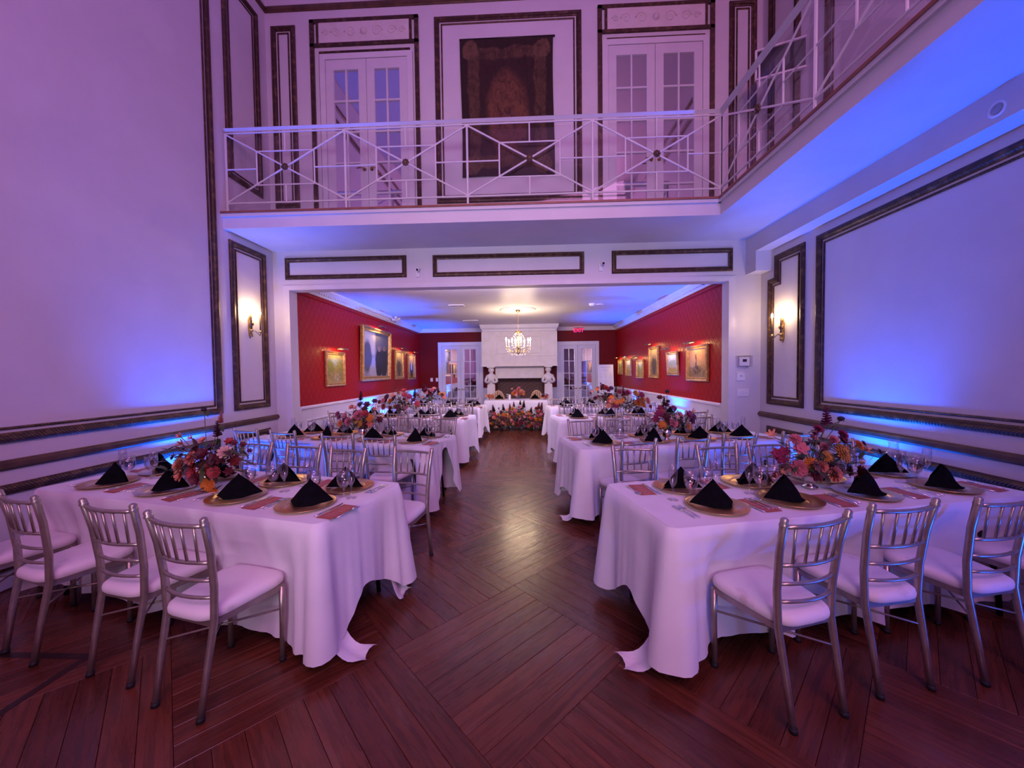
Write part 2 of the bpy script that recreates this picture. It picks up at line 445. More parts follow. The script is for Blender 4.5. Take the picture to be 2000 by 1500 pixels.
# left wall
panel(rect(-2.2, 4.56, 1.075, 6.72), WL); panel(rect(4.755, 5.43, 1.085, 3.31), WL); panel(rect(4.77, 5.42, 4.12, 6.72), WL)
panel(rect(-2.2, 4.50, .14, .77), WL, False); panel(rect(4.74, 5.42, .14, .77), WL, False)
trim(rail(WL, YR, YB, .875, .95), brown_plain); struct('baseboard_left', rail(WL, YR, YB, .012, .11, prof=[(0, .02), (.8, .02), (1, .008)]), white_m)
trim(rail(WL, YR, YB, 6.91, 7.0), brown_plain)
# right wall
panel(rect(-2.2, 4.55, 1.065, 3.085), WR)
panel([(4.735, 1.065), (5.425, 1.065), (5.425, 2.79), (5.29, 2.79), (5.29, 3.085), (4.735, 3.085)], WR)
panel(rect(-2.2, 4.50, .14, .76), WR, False); panel(rect(4.74, 5.42, .14, .76), WR, False)
trim(rail(WR, YR, YB, .87, .945), brown_plain); struct('baseboard_right', rail(WR, YR, YB, .012, .11, prof=[(0, .02), (.8, .02), (1, .008)]), white_m)
panel(rect(4.86, 5.46, 4.05, 6.72), WR); panel(rect(1.2, 4.47, 4.05, 6.72), WR); trim(rail(WR, YR, YB, 6.91, 7.0), brown_plain)
# header panels over the opening and upper wall panels
panel(rect(-3.635, -1.78, 2.985, 3.31), WB, False, P_SM); panel(rect(-1.385, .85, 2.98, 3.30), WB, False, P_SM); panel(rect(1.25, 2.975, 2.97, 3.30), WB, False, P_SM)
panel(rect(-3.745, -3.375, 4.05, 6.71), WB); panel(rect(-1.30, .83, 4.05, 6.725), WB); panel(rect(2.905, 3.285, 4.05, 6.74), WB)
trim(rail(WB, XL, XR, 6.91, 7.0), brown_plain)
# white architrave of the opening
b = MB(); A_ = WB
b.box(RL-.09, RL, .0, OT, 0, .014, lambda a, bb, h: WB(a, bb, h)); b.box(RR, RR+.09, 0, OT, 0, .014, lambda a, bb, h: WB(a, bb, h)); b.box(RL-.09, RR+.09, OT, OT+.07, 0, .014, lambda a, bb, h: WB(a, bb, h))
trim(b, white_m)

# ------------------------------------------------------------------ french doors
DN = [0]
def french_door(label, M, a0, a1, z0, z1, ptop, pbot, rows, knob_z, casing=.1):
    DN[0] += 1
    root = bpy.data.objects.new('door_%d' % DN[0], None); C.objects.link(root); root['kind'] = 'structure'; root['label'] = label
    root.location = M((a0+a1)/2, z0, 0); inv = Vector(root.location)
    off = lambda a, b_, h: Vector(M(a, b_, h))-inv
    mb = MB()
    for x0, x1, y0, y1 in ((a0-casing, a0, z0, z1+casing), (a1, a1+casing, z0, z1+casing), (a0, a1, z1, z1+casing)):
        mb.box(x0, x1, y0, y1, 0, .045, off)
    mb.build('casing', white_m, root)
    mid = (a0+a1)/2
    for s, (l0, l1) in enumerate(((a0+.004, mid-.003), (mid+.003, a1-.004))):
        st = .115 if (l1-l0) > .5 else .09; i0, i1 = l0+st, l1-st; mu = .024
        mb = MB()
        mb.box(l0, i0, z0+.01, z1-.004, .004, .034, off); mb.box(i1, l1, z0+.01, z1-.004, .004, .034, off)
        mb.box(i0, i1, ptop, z1-.004, .004, .034, off); mb.box(i0, i1, z0+.01, pbot, .004, .034, off)
        c = (i0+i1)/2; mb.box(c-mu/2, c+mu/2, pbot, ptop, .006, .03, off)
        rh = (ptop-pbot)/rows
        for r in range(1, rows): mb.box(i0, i1, pbot+r*rh-mu/2, pbot+r*rh+mu/2, .0065, .0295, off)
        leaf = mb.build('door_leaf', door_m, root)
        for r in range(rows):
            for x0, x1 in ((i0, c-mu/2), (c+mu/2, i1)):
                tl = random.uniform(-.0012, .0012)
                q = MB(); y0, y1 = pbot+r*rh+(mu/2 if r else 0), pbot+(r+1)*rh-(mu/2 if r < rows-1 else 0)
                q.add([off(x0, y0, .012+tl), off(x1, y0, .012-tl), off(x1, y1, .012-tl), off(x0, y1, .012+tl), off(x0, y0, .008), off(x1, y0, .008), off(x1, y1, .008), off(x0, y1, .008)],
                      [(0, 1, 2, 3), (7, 6, 5, 4), (0, 4, 5, 1), (1, 5, 6, 2), (2, 6, 7, 3), (3, 7, 4, 0)])
                q.build('pane', mirror_m, leaf)
        kx = l1-.05 if s == 0 else l0+.05; sg = -1 if s == 0 else 1
        h = MB(); h.tube([off(kx, knob_z, .03), off(kx, knob_z, .075), off(kx+sg*.03, knob_z+.004, .085), off(kx+sg*.10, knob_z-.004, .085)], [.010, .010, .010, .007], 8)
        h.tube([off(kx, knob_z, .032), off(kx, knob_z, .040)], .026, 12)
        h.build('handle', brass_m, leaf, label='brass lever handle')
    return root
french_door('white french door with mirrored panes above the balcony, left of the tapestry', WB, -2.92, -1.70, 3.6, 6.17, 6.02, 3.78, 5, 4.57, .08)
french_door('white french door with mirrored panes above the balcony, right of the tapestry', WB, 1.20, 2.53, 3.6, 6.19, 6.05, 3.78, 5, 4.57, .08)
french_door('white french door with mirrored panes left of the fireplace', DB, -2.84, -1.58, 0.01, 2.45, 2.33, .30, 5, 1.0, .12)
french_door('white french door with mirrored panes right of the fireplace', DB, 1.10, 2.24, 0.01, 2.42, 2.30, .30, 5, 1.0, .12)
# brown surrounds with carved relief tablets over the two balcony doors
for a0, a1 in ((-3.15, -1.53), (1.06, 2.70)):
    mb = MB()
    for x0, x1, y0, y1 in ((a0, a0+.06, 3.6, 6.76), (a1-.06, a1, 3.6, 6.76), (a0, a1, 6.715, 6.765), (a0, a1, 6.375, 6.42), (a0+.10, a0+.135, 6.42, 6.715), (a1-.135, a1-.10, 6.42, 6.715)):
        mb.box(x0, x1, y0, y1, 0, .03, lambda a, b_, h: WB(a, b_, h))
    mb.frame([(a0+.13, 3.6), (a1-.13, 3.6), (a1-.13, 6.31), (a0+.13, 6.31)], [(0, 0), (0, .018), (.022, .018), (.022, 0)], WB)
    trim(mb)
    mb = MB(); x0, x1 = a0+.135, a1-.135
    mb.box(x0, x1, 6.42, 6.715, 0, .022, lambda a, b_, h: WB(a, b_, h))
    rb = struct('trim_%d' % (TR[0]+1), mb, stone_m, label='pale carved relief tablet'); TR[0] += 1
    # carved scrolls
    sc = MB(); cx, cz = (x0+x1)/2, 6.567
    for sg in (-1, 1):
        for q, (dx, rr) in enumerate(((.20, .085), (.42, .075), (.57, .05))):
            pts = [WB(cx+sg*(dx+rr*(1-t/14)*math.cos(t*.85*(1 if q % 2 else -1))), cz+rr*(1-t/14)*math.sin(t*.85), .024) for t in range(12)]
            sc.tube(pts, [.012-.0006*t for t in range(12)], 6)
    sc.ball(WB(cx, cz, .018), .05, 10)
    sc.build('carved_scrolls', stone_m, rb)

# ------------------------------------------------------------------ balcony railing
def rail_run(name, label, M, start, bay, nb, loc):
    root = thing(name, label, 'railing', loc); inv = Vector(loc)
    P = lambda a, z, h=0.: Vector(M(a, z, h))-inv
    L0, L1 = start, start+bay*nb
    zt, zb, n1, n0, zc = 4.62, 3.745, 4.385, 3.965, 4.18
    def bar(n, a, b_, r=.011): MB().tube([P(*a), P(*b_)], r, 6, smooth=False).build(n, white_m, root)
    mb = MB(); mb.tube([P(L0, 4.665), P(L1, 4.665)], .036, 4, smooth=False, flat=.75); mb.build('handrail', white_m, root)
    bar('top_bar', (L0, zt), (L1, zt), .010); bar('bottom_bar', (L0, zb), (L1, zb), .011)
    for i in range(nb+1):
        a = L0+bay*i; bar('post', (a, 3.60), (a, zt), .014)
    for i in range(nb):
        a0, a1 = L0+bay*i, L0+bay*(i+1); c = (a0+a1)/2; d = .375*abs(bay)/1.55*(1 if bay > 0 else -1)
        bar('diagonal_bar', (a0, zt-.01), (a1, zb+.01)); bar('diagonal_bar', (a0, zb+.01), (a1, zt-.01))
        for s in (-1, 1): bar('short_upright', (c+s*d, n0), (c+s*d, n1), .010)
        bar('cross_bar', (c-d, n1), (c+d, n1), .009); bar('cross_bar', (c-d, n0), (c+d, n0), .009)
        bar('cross_bar', (a0, zc-.01), (c-d, zc-.01), .009); bar('cross_bar', (c+d, zc-.01), (a1, zc-.01), .009)
        bar('short_upright', (c, n1), (c, zt), .009); bar('short_upright', (c, zb), (c, n0), .009)
        ro = MB()
        for k in range(8):
            t = 2*PI*k/8; ro.ball(P(c+.030*math.cos(t), zc+.030*math.sin(t), .014), .016, 6)
        ro.ball(P(c, zc, .016), .030, 8); ro.build('rosette', brown_plain, root, label='dark brown rosette')
    g = MB(); vs = [P(L0, 3.63, -.05), P(L1, 3.63, -.05), P(L1, 4.60, -.05), P(L0, 4.60, -.05)]
    g.add(vs, [(0, 1, 2, 3)]); g.build('glass_panel', pane_m, root)
rail_run('balcony_railing', 'white metal balcony railing with diagonal bars across the back of the hall', lambda a, z, h: (a, 4.73-h, z), -3.80, 1.543, 4, (-.7, 4.73, 3.6))
rail_run('balcony_railing', 'white metal balcony railing running along the right side of the hall', lambda a, z, h: (2.37-h, a, z), 4.73, -1.49, 5, (2.37, 2.0, 3.6))

# ------------------------------------------------------------------ dining room trim
def crown(M, a0, a1, name):
    h0 = 2.885
    mb = MB(); prof = [(h0, .0), (h0, .02), (h0+.02, .035), (h0+.05, .045), (h0+.08, .085), (h0+.11, .12), (ZR, .13), (ZR, 0)]
    vs = [M(a, z, h) for a in (a0, a1) for z, h in prof]; n = len(prof)
    mb.add(vs, [(i, i+1, n+i+1, n+i) for i in range(n-1)]); o = trim(mb, white_m)
    de = MB(); k = int(abs(a1-a0)/.075)
    for i in range(k):
        a = a0+(a1-a0)*(i+.5)/k; de.box(a-.02, a+.02, h0+.035, h0+.072, .03, .066, lambda x, z, h: M(x, z, h))
    de.build('dentils', white_m, o, kind='stuff')
crown(DL, YB+T, YD, 'l'); crown(DR, YB+T, YD, 'r')
mb = MB(); prof = [(2.90, 0), (2.90, .02), (2.95, .04), (ZR, .07), (ZR, 0)]
mb.add([DB(a, z, h) for a in (RL, RR) for z, h in prof], [(i, i+1, 6+i, 5+i) for i in range(4)]); trim(mb, white_m)
for M in (DL, DR):
    trim(rail(M, YB+T, YD, 2.815, 2.87, prof=[(0, .012), (.3, .03), (.7, .03), (1, .015)]), damask_m)
    trim(rail(M, YB+T, YD, .985, 1.045), white_m)
    mb = MB(); mb.box(YB+T, YD, .012, .985, 0, .012, lambda a, z, h: M(a, z, h)); o = trim(mb, white_m)
    y = YB+T+.12
    while y < YD-.5:
        MB().frame(rect(y, y+.95, .20, .82), [(0, .012), (0, .024), (.012, .030), (.026, .024), (.026, .012)], M).build('wainscot_panel', white_m, o); y += 1.08
mb = MB()
for x0, x1 in ((RL, -2.96), (-1.46, -1.3), (.80, .98), (2.36, RR)): mb.box(x0, x1, .012, 1.0, 0, .014, lambda a, z, h: DB(a, z, h)); mb.box(x0, x1, .985, 1.04, 0, .03, lambda a, z, h: DB(a, z, h))
trim(mb, white_m)
trim(rail(DL, YB+T, YD, .012, .12, prof=[(0, .03), (.8, .03), (1, .014)]), white_m); trim(rail(DR, YB+T, YD, .012, .12, prof=[(0, .03), (.8, .03), (1, .014)]), white_m)

# ------------------------------------------------------------------ chairs
def make_chair():
    t = thing('banquet_chair', 'x', 'chair')
    for s in (-1, 1):
        p = MB(); p.tube([(s*.146, -.045, .012), (s*.150, -.012, .22), (s*.154, .022, .42), (s*.162, .022, .58), (s*.172, .004, .76), (s*.182, -.026, .915), (s*.1825, -.0275, .923)], [.0145, .0155, .0165, .0165, .016, .016, .009], 10)
        p.lathe([(.0185, .885), (.0185, .892), (.0165, .897)], 10, (s*.181, -.022, 0)); po = p.build('back_post', chair_m, t)
        MB().tube([(s*.146, -.047, 0), (s*.146, -.044, .022)], .0172, 10).build('foot_tip', tip_m, po)
        p = MB(); p.tube([(s*.188, .342, .012), (s*.188, .348, .25), (s*.186, .350, .41)], [.0135, .0145, .0155], 10); po = p.build('front_leg', chair_m, t)
        MB().tube([(s*.188, .342, 0), (s*.188, .342, .022)], .0165, 10).build('foot_tip', tip_m, po)
    out = [(-.150, .015), (.150, .015), (.192, .30), (.195, .345), (.170, .372), (0, .380), (-.170, .372), (-.195, .345), (-.192, .30)]
    f = MB(); f.prism(out, .392, .420, lambda a, b_, h: (a, b_, h)); f.build('seat_frame', chair_m, t)
    # cushion: rounded trapezoid pad
    c = MB(); N, K = 32, 7; vs = []
    for k in range(K):
        q = k/(K-1); ang = q*PI/2; sc = (1.0, 1.035, 1.04, 1.02, .94, .72, .36)[k]; z = (.421, .430, .446, .461, .472, .479, .483)[k]
        for i in range(N):
            th = 2*PI*i/N; cx, sy = math.cos(th), math.sin(th); e = .42
            x = math.copysign(abs(cx)**e, cx); y = math.copysign(abs(sy)**e, sy)
            hw = .175+.028*y; vs.append((x*hw*sc, .192+y*.198*sc, z))
    fs = [(k*N+i, k*N+(i+1) % N, (k+1)*N+(i+1) % N, (k+1)*N+i) for k in range(K-1) for i in range(N)]+[tuple((K-1)*N+i for i in range(N))]
    c.add(vs, fs, True); c.build('seat_cushion', cushion_m, t)
    def arc(z, hw, y, bow, n=7): return [(hw*(2*i/(n-1)-1), y-bow*(1-(2*i/(n-1)-1)**2), z) for i in range(n)]
    for nm, z, hw, y, r in (('top_rail', .880, .178, -.018, .0105), ('slat_rail', .700, .168, .010, .0095), ('lower_rail', .612, .163, .020, .0085), ('lower_rail', .530, .158, .023, .0085)):
        MB().tube(arc(z, hw, y, .030), r, 8).build(nm, chair_m, t)
    for i in range(5):
        u = (i-2)/2.; xt, xb = u*.128, u*.112; MB().tube([(xt, -.018-.030*(1-(xt/.178)**2), .880), (xb, .010-.030*(1-(xb/.168)**2), .700)], .0062, 6).build('slat', chair_m, t)
    for s in (-1, 1): MB().tube([(s*.150, -.005, .29), (-s*.187, .347, .29+.006*s)], .0052, 6).build('cross_brace', chair_m, t)
    return Proto(t)
CHAIR = make_chair()

# ------------------------------------------------------------------ tables
TW, TL_, TH = .76, 2.44, .775
ORD = ['first', 'second', 'third', 'fourth']
# key: corner next to the aisle on the near side, angle, side, end hem swag, chairs near, chairs far
TABLES = {
 'front right': dict(o=(.70, 1.85), a=12.5, sg=1, swag=(.15, .0), tails=((.0, .10, .20, .16, .04),), seats=(.40, .90, 1.45, 2.06),
    near=[(1.244, 1.69, 17), (1.774, 1.86, 11), (2.345, 1.95, 12), (2.93, 2.06, 11)], far=[(.901, 3.187, -1), (1.612, 3.236, 10), (2.10, 3.34, 6), (2.75, 3.44, 10)]),
 'front left': dict(o=(-1.09, 1.88), a=14, sg=-1, swag=(.20, .0), tails=((.0, .09, .19, .15, .05), (.0, .68, .08, .16, .0)), seats=(.29, .83, 1.46, 2.06),
    near=[(-1.609, 1.66, -14), (-2.131, 1.83, -12), (-2.803, 1.96, -16), (-3.36, 2.10, -14)], far=[(-.986, 3.131, -16), (-1.57, 3.173, -16), (-2.06, 3.337, -12), (-2.594, 3.46, -14)]),
 'second right': dict(o=(.53, 3.74), a=12, sg=1, swag=(.18, .0), tails=((.0, .14, .17, .14, .03),), seats=(.36, .92, 1.46, 1.98),
    near=[(1.015, 3.50, 20), (1.583, 3.68, 18), (2.106, 3.83, 11), (2.757, 3.93, 6)], far=[(.72, 5.02, 13), (1.237, 5.178, -2), (1.83, 5.28, 9), (2.42, 5.36, 8)]),
 'second left': dict(o=(-1.07, 3.92), a=13, sg=-1, swag=(.50, .0), seats=(.28, .82, 1.48, 1.98),
    near=[(-1.538, 3.83, -8), (-2.047, 3.97, -6), (-2.80, 4.20, -16), (-3.36, 4.36, -15)], far=[(-1.20, 5.33, -16), (-1.75, 5.50, -8), (-2.40, 5.56, -12), (-2.95, 5.75, -14)]),
 'third right': dict(L=2.28, o=(.53, 6.02), a=9, sg=1, swag=(.14, .0), seats=(.36, .92, 1.46, 1.98),
    near=[(1.20, 5.80, 24), (1.66, 5.93, -6), (2.17, 5.99, 8), (2.66, 6.05, 10)], far=[(.78, 7.14, 14), (1.25, 7.23, -4), (1.80, 7.31, 8), (2.35, 7.40, 8)]),
 'third left': dict(L=2.36, o=(-1.08, 6.13), a=10, sg=-1, swag=(.22, .0), seats=(.28, .82, 1.46, 1.98),
    near=[(-1.58, 6.02, 4), (-2.14, 6.13, -6), (-2.72, 6.23, -10), (-3.26, 6.34, -14)], far=[(-1.32, 7.28, -12), (-1.84, 7.38, -8), (-2.40, 7.50, -10), (-2.95, 7.60, -10)]),
 'rear right': dict(L=2.28, o=(.50, 7.98), a=5, sg=1, swag=(.16, .0), seats=(.36, .92, 1.46, 1.98),
    near=[(.93, 7.78, 6), (1.45, 7.80, 3), (1.98, 7.86, 5), (2.50, 7.90, 5)], far=[(.68, 9.12, -4), (1.16, 9.17, -2), (1.64, 9.20, 8), (2.25, 9.27, 5)]),
 'rear left': dict(L=2.36, o=(-1.08, 8.30), a=7, sg=-1, swag=(.24, .0), seats=(.28, .82, 1.46, 1.98),
    near=[(-1.36, 8.10, -10), (-1.84, 8.16, -6), (-2.36, 8.25, -8), (-2.88, 8.32, -8)], far=[(-1.38, 9.48, -6), (-1.84, 9.55, -8), (-2.30, 9.60, -12), (-2.85, 9.68, -7)]),
}
ss = lambda x: 0 if x <= 0 else 1 if x >= 1 else x*x*(3-2*x)
def frame_of(T):
    a = math.radians(T['a']); sg = T['sg']; o = T['o']
    U = Vector((sg*math.cos(a), math.sin(a))); V = Vector((-sg*math.sin(a), math.cos(a)))
    return (lambda u, v: (o[0]+U.x*u+V.x*v, o[1]+U.y*u+V.y*v)), (lambda x, y: ((x-o[0])*U.x+(y-o[1])*U.y, (x-o[0])*V.x+(y-o[1])*V.y)), U, V
def tablecloth(name, T, seed):
    W2, loc, U, V = frame_of(T); rnd = random.Random(seed)
    L, W = T.get('L', TL_), T.get('W', TW); r = .045; pad = .008
    per = []   # (u, v, nu, nv, side, s)
    def side(p0, p1, nrm, n, sd):
        for i in range(n):
            t = i/(n-1); per.append((p0[0]+(p1[0]-p0[0])*t, p0[1]+(p1[1]-p0[1])*t, nrm[0], nrm[1], sd, t))
    def corner(c, a0, sd, n=7):
        for i in range(1, n-1):
            a = a0+PI/2*i/(n-1); per.append((c[0]+r*math.cos(a), c[1]+r*math.sin(a), math.cos(a), math.sin(a), sd, i/(n-1)))
    side((r, 0), (L-r, 0), (0, -1), 110, 'near'); corner((L-r, r), -PI/2, 'c1')
    side((L, r), (L, W-r), (1, 0), 26, 'end'); corner((L-r, W-r), 0, 'c2')
    side((L-r, W), (r, W), (0, 1), 110, 'far'); corner((r, W-r), PI/2, 'c3')
    side((0, W-r), (0, r), (-1, 0), 44, 'aisle'); corner((r, r), PI, 'c4')
    n = len(per); K = 20
    near = [loc(x, y) for x, y, _ in T['near']]; far = [loc(x, y) for x, y, _ in T['far']]
    ph = [rnd.uniform(0, 6.28) for _ in range(6)]
    vs = []
    cs = [(0, 0), (0, W), (L, 0), (L, W)]
    for k in range(K+1):
        q = k/K
        for i, (u, v, nu, nv, sd, s) in enumerate(per):
            hem = .006 if T.get('full') else .095+.012*math.sin(u*5+ph[5])
            if sd == 'aisle':
                m = math.sin(PI*min(1, max(0, (s-.08)/.80))); hem += T['swag'][0]*(m**1.1)*(1+.20*math.sin(9*s+ph[0]))
            dn, df = math.hypot(u, v), math.hypot(u, v-W)      # distance to aisle corners
            dc = min(math.hypot(u-a, v-b_) for a, b_ in cs)
            z = TH-(TH-hem)*q
            # soft rolled edge, hanging fall, narrow corner folds
            off = pad+.008*min(1, q*8)+.008*q
            ce = math.exp(-(dc/.10)**2); wide = math.exp(-(dc/.34)**2)
            off += ce*.060*q+.010*wide*q
            f1 = math.sin(u*19+v*15+ph[1]); f2 = math.sin(u*37-v*29+ph[2]); f3 = math.sin(u*61+v*53+ph[3])
            off += (.010*f1+.006*f2*abs(f2)+.003*f3)*q**.8*(.55+1.6*wide)
            off += wide*.012*q*(abs(math.sin(26*(u-v)+ph[4]))-.5)*2
            # pressed in by the chairs standing against it
            push = 0
            for lst, sgn in ((near, 1), (far, -1)):
                if (sd == 'near' and sgn == 1) or (sd == 'far' and sgn == -1):
                    for cu, cv in lst:
                        depth = cv+.405 if sgn == 1 else W-(cv-.405)
                        if depth > -.02:
                            wv = ss((.34-abs(u-cu))/.15); hz = max(0, min(1, (.765-z)/.27))**1.15*(1-.25*ss((.30-z)/.3))
                            push = max(push, (min(depth, .36)+.012)*wv*hz)
            if push: off = off*(1-.8*min(1, push*6))-push
            zz = max(z, .004)
            if k == 0: off = -.004; zz = TH
            if k == 1: zz = TH-.005; off = .006
            if z < .05: off += .012*(1+f2)*(1-z/.05)
            vs.append((*W2(u+nu*off, v+nv*off), zz))
    fs = [(k*n+i, k*n+(i+1) % n, (k+1)*n+(i+1) % n, (k+1)*n+i) for k in range(K) for i in range(n)]
    mb = MB(); mb.add(vs, fs, True)
    # the flat top as inset rings
    ring = [(per[i][0], per[i][1]) for i in range(n)]
    c0 = len(mb.v); mb.add([(*W2(u, v), TH) for u, v in ring], [tuple(range(n))], False)
    for fu, fv, fl, fw, fa in T.get('tails', ()):
        # loose corner of the cloth lying on the floor
        vs = []; NA, NB = 9, 6
        for i in range(NA):
            for j in range(NB):
                t, w_ = i/(NA-1), j/(NB-1)-.5
                x = fu-fl*t+.02*math.sin(5*w_+2*t); y = fv+fw*w_*(1-.45*t)+fa*t
                vs.append((*W2(x, y), .006+.16*(1-t)**3+.035*t*t*(w_+.5)+.014*math.sin(7*w_+6*t)*t+.012*t))
        mb.add(vs, [(i*NB+j, i*NB+j+1, (i+1)*NB+j+1, (i+1)*NB+j) for i in range(NA-1) for j in range(NB-1)], True)
    o = mb.build(name, cloth_m); return o
def folding_table(T, label, L=None, W=None):
    W2, loc, U, V = frame_of(T); L = T.get('L', TL_); W = T.get('W', TW)
    cx, cy = W2(L/2, W/2); rz = math.atan2(U.y, U.x)
    t = thing('folding_table', label, 'table', (cx, cy, 0), rz)
    MB().box(-L/2+.012, L/2-.012, -W/2+.012, W/2-.012, .735, .768).build('tabletop', grey_m, t)
    for s in (-1, 1):
        for v in (-1, 1):
            MB().tube([(s*(L/2-.32), v*.24, .735), (s*(L/2-.24), v*.25, .55), (s*(L/2-.16), v*.30, .25), (s*(L/2-.15), v*.31, .005)], .0145, 8).build('leg', dark_m, t)
        MB().tube([(s*(L/2-.19), -.27, .36), (s*(L/2-.19), .27, .36)], .011, 8).build('leg_brace', dark_m, t)
    return t

# ------------------------------------------------------------------ tableware prototypes
def single(name, mb, m, cat):
    o = mb.build(name, m); o['category'] = cat; return Proto(o)
pl = MB().lathe([(.0, .004), (.10, .004), (.105, .006), (.112, .010), (.150, .016), (.163, .018), (.165, .0195), (.163, .0165), (.112, .005), (.10, .0), (.0, .0)], 40)
PLATE = single('charger_plate', pl, gold_m, 'plate')
def napkin():
    mb = MB(); N = 18; rows = []
    # free-standing folded tent: apex at the back, two wings sweeping forward
    for j in range(8):
        q = j/7; row = []
        for i in range(N+1):
            t = -1+2*i/N
            x = t*.128*(1-q)**.82; d = (1-abs(t)**1.6)
            y = .050-.120*d*(1-q)**.9-.018*q; z = .135*q*(1-.10*abs(t))+.004*math.sin(9*t)*(1-q)*q
            row.append((x, y+.01*math.sin(5*t+q*3), z))
        rows.append(row)
    vs = [p for r_ in rows for p in r_]; n = N+1
    mb.add(vs, [(j*n+i, j*n+i+1, (j+1)*n+i+1, (j+1)*n+i) for j in range(7) for i in range(N)], True)
    # back panel, leaning on the fold
    bk = [(-.128, .052, 0), (.128, .052, 0), (.06, .058, .062), (0, .036, .132), (-.06, .058, .062)]
    mb.add(bk, [(0, 1, 2, 3, 4)])
    mb.add([(-.128, .052, 0), (.128, .052, 0), (.05, -.06, .0), (0, -.072, 0), (-.05, -.06, 0)], [(0, 4, 3, 2, 1)])
    return mb
NAPKIN = single('folded_napkin', napkin(), nap_m, 'napkin')
def fork():
    mb = MB(); mb.tube([(0, -.09, .004), (0, -.03, .006), (0, .03, .008)], [.006, .0035, .0035], 6, flat=.5)
    mb.box(-.010, .010, .03, .045, .0055, .0085)
    for i in range(4): mb.tube([(-.0085+.0057*i, .044, .007), (-.0085+.0057*i, .068, .004), (-.0085+.0057*i, .088, .008)], .0017, 5)
    return mb
FORK = single('dinner_fork', fork(), steel_m, 'fork')
def knife():
    mb = MB(); mb.tube([(0, -.11, .005), (0, -.01, .005)], [.007, .0055], 6, flat=.6)
    mb.add([(-.006, -.01, .004), (.008, -.01, .004), (.010, .05, .004), (.006, .095, .004), (-.004, .11, .004), (-.006, .05, .004)]+[(-.006, -.01, .0055), (.008, -.01, .0055), (.010, .05, .0055), (.006, .095, .0055), (-.004, .11, .0055), (-.006, .05, .0055)],
           [(0, 5, 4, 3, 2, 1), (6, 7, 8, 9, 10, 11)]+[(i, (i+1) % 6, 6+(i+1) % 6, 6+i) for i in range(6)])
    return mb
KNIFE = single('table_knife', knife(), steel_m, 'knife')
def spoon():
    mb = MB(); mb.tube([(0, -.09, .004), (0, -.02, .006), (0, .035, .008)], [.006, .0035, .003], 6, flat=.5)
    mb.lathe([(.0005, .001), (.010, .002), (.0165, .006), (.017, .007)], 14, (0, .058, 0), M=Matrix.Diagonal((1, 1.45, 1)))
    return mb
SPOON = single('teaspoon', spoon(), steel_m, 'spoon')
def menu():
    t = thing('menu_card', 'x', 'menu')
    MB().box(-.05, .05, -.105, .105, .0006, .0022).build('card', menu_m, t)
    p = MB()
    for k, (y, w_) in enumerate(((.08, .022), (.055, .03), (.03, .026), (.005, .03), (-.02, .02), (-.045, .028), (-.07, .018))): p.box(-w_, w_, y-.0012, y+.0012, .0022, .0024)
    p.build('print', print_m, t); return Proto(t)
MENU = menu()
def goblet():
    t = thing('water_goblet', 'x', 'glass')
    MB().lathe([(.0, .003), (.034, .003), (.036, .004), (.030, .007), (.010, .013), (.0075, .020), (.011, .028), (.0075, .036), (.0085, .050), (.020, .060), (.034, .078), (.041, .104), (.0415, .130), (.0385, .168), (.0375, .168), (.040, .128), (.0395, .104), (.032, .080), (.018, .064), (.0, .060)], 20).build('bowl', glass_m, t)
    MB().lathe([(.0, .062), (.017, .066), (.031, .082), (.0385, .105), (.039, .126), (.0385, .142), (.0, .142)], 16).build('water', water_m, t)
    return Proto(t)
GOBLET = goblet()
def flute():
    t = thing('champagne_flute', 'x', 'glass')
    MB().lathe([(.0, .002), (.031, .002), (.032, .003), (.012, .007), (.0045, .014), (.0045, .070), (.010, .082), (.021, .105), (.0255, .140), (.0245, .185), (.0215, .212), (.021, .212), (.0238, .185), (.0245, .140), (.019, .106), (.007, .085), (.0, .082)], 18).build('bowl', glass_m, t)
    return Proto(t)
FLUTE = flute()
def shaker(m, name):
    t = thing(name, 'x', 'shaker')
    MB().lathe([(.0, 0), (.017, 0), (.0185, .004), (.0165, .03), (.014, .058), (.0135, .062)], 12).build('body', glass_m, t)
    MB().lathe([(.0, .002), (.0145, .003), (.0135, .030), (.0, .032)], 12).build('filling', m, t)
    MB().lathe([(.0145, .060), (.0150, .072), (.011, .081), (.0, .084)], 12).build('cap', steel_m, t)
    return Proto(t)
SALT = shaker(plastic_m, 'salt_shaker'); PEPPER = shaker(dark_m, 'pepper_shaker')
def carafe():
    t = thing('water_carafe', 'x', 'carafe')
    MB().lathe([(.0, .003), (.046, .003), (.050, .008), (.051, .10), (.046, .135), (.030, .165), (.027, .20), (.036, .235), (.034, .235), (.025, .20), (.028, .168), (.044, .133), (.048, .10), (.047, .010), (.0, .008)], 20).build('body', glass_m, t)
    MB().lathe([(.0, .009), (.0465, .011), (.0472, .10), (.043, .132), (.0, .132)], 16).build('water', water_m, t)
    return Proto(t)
CARAFE = carafe()

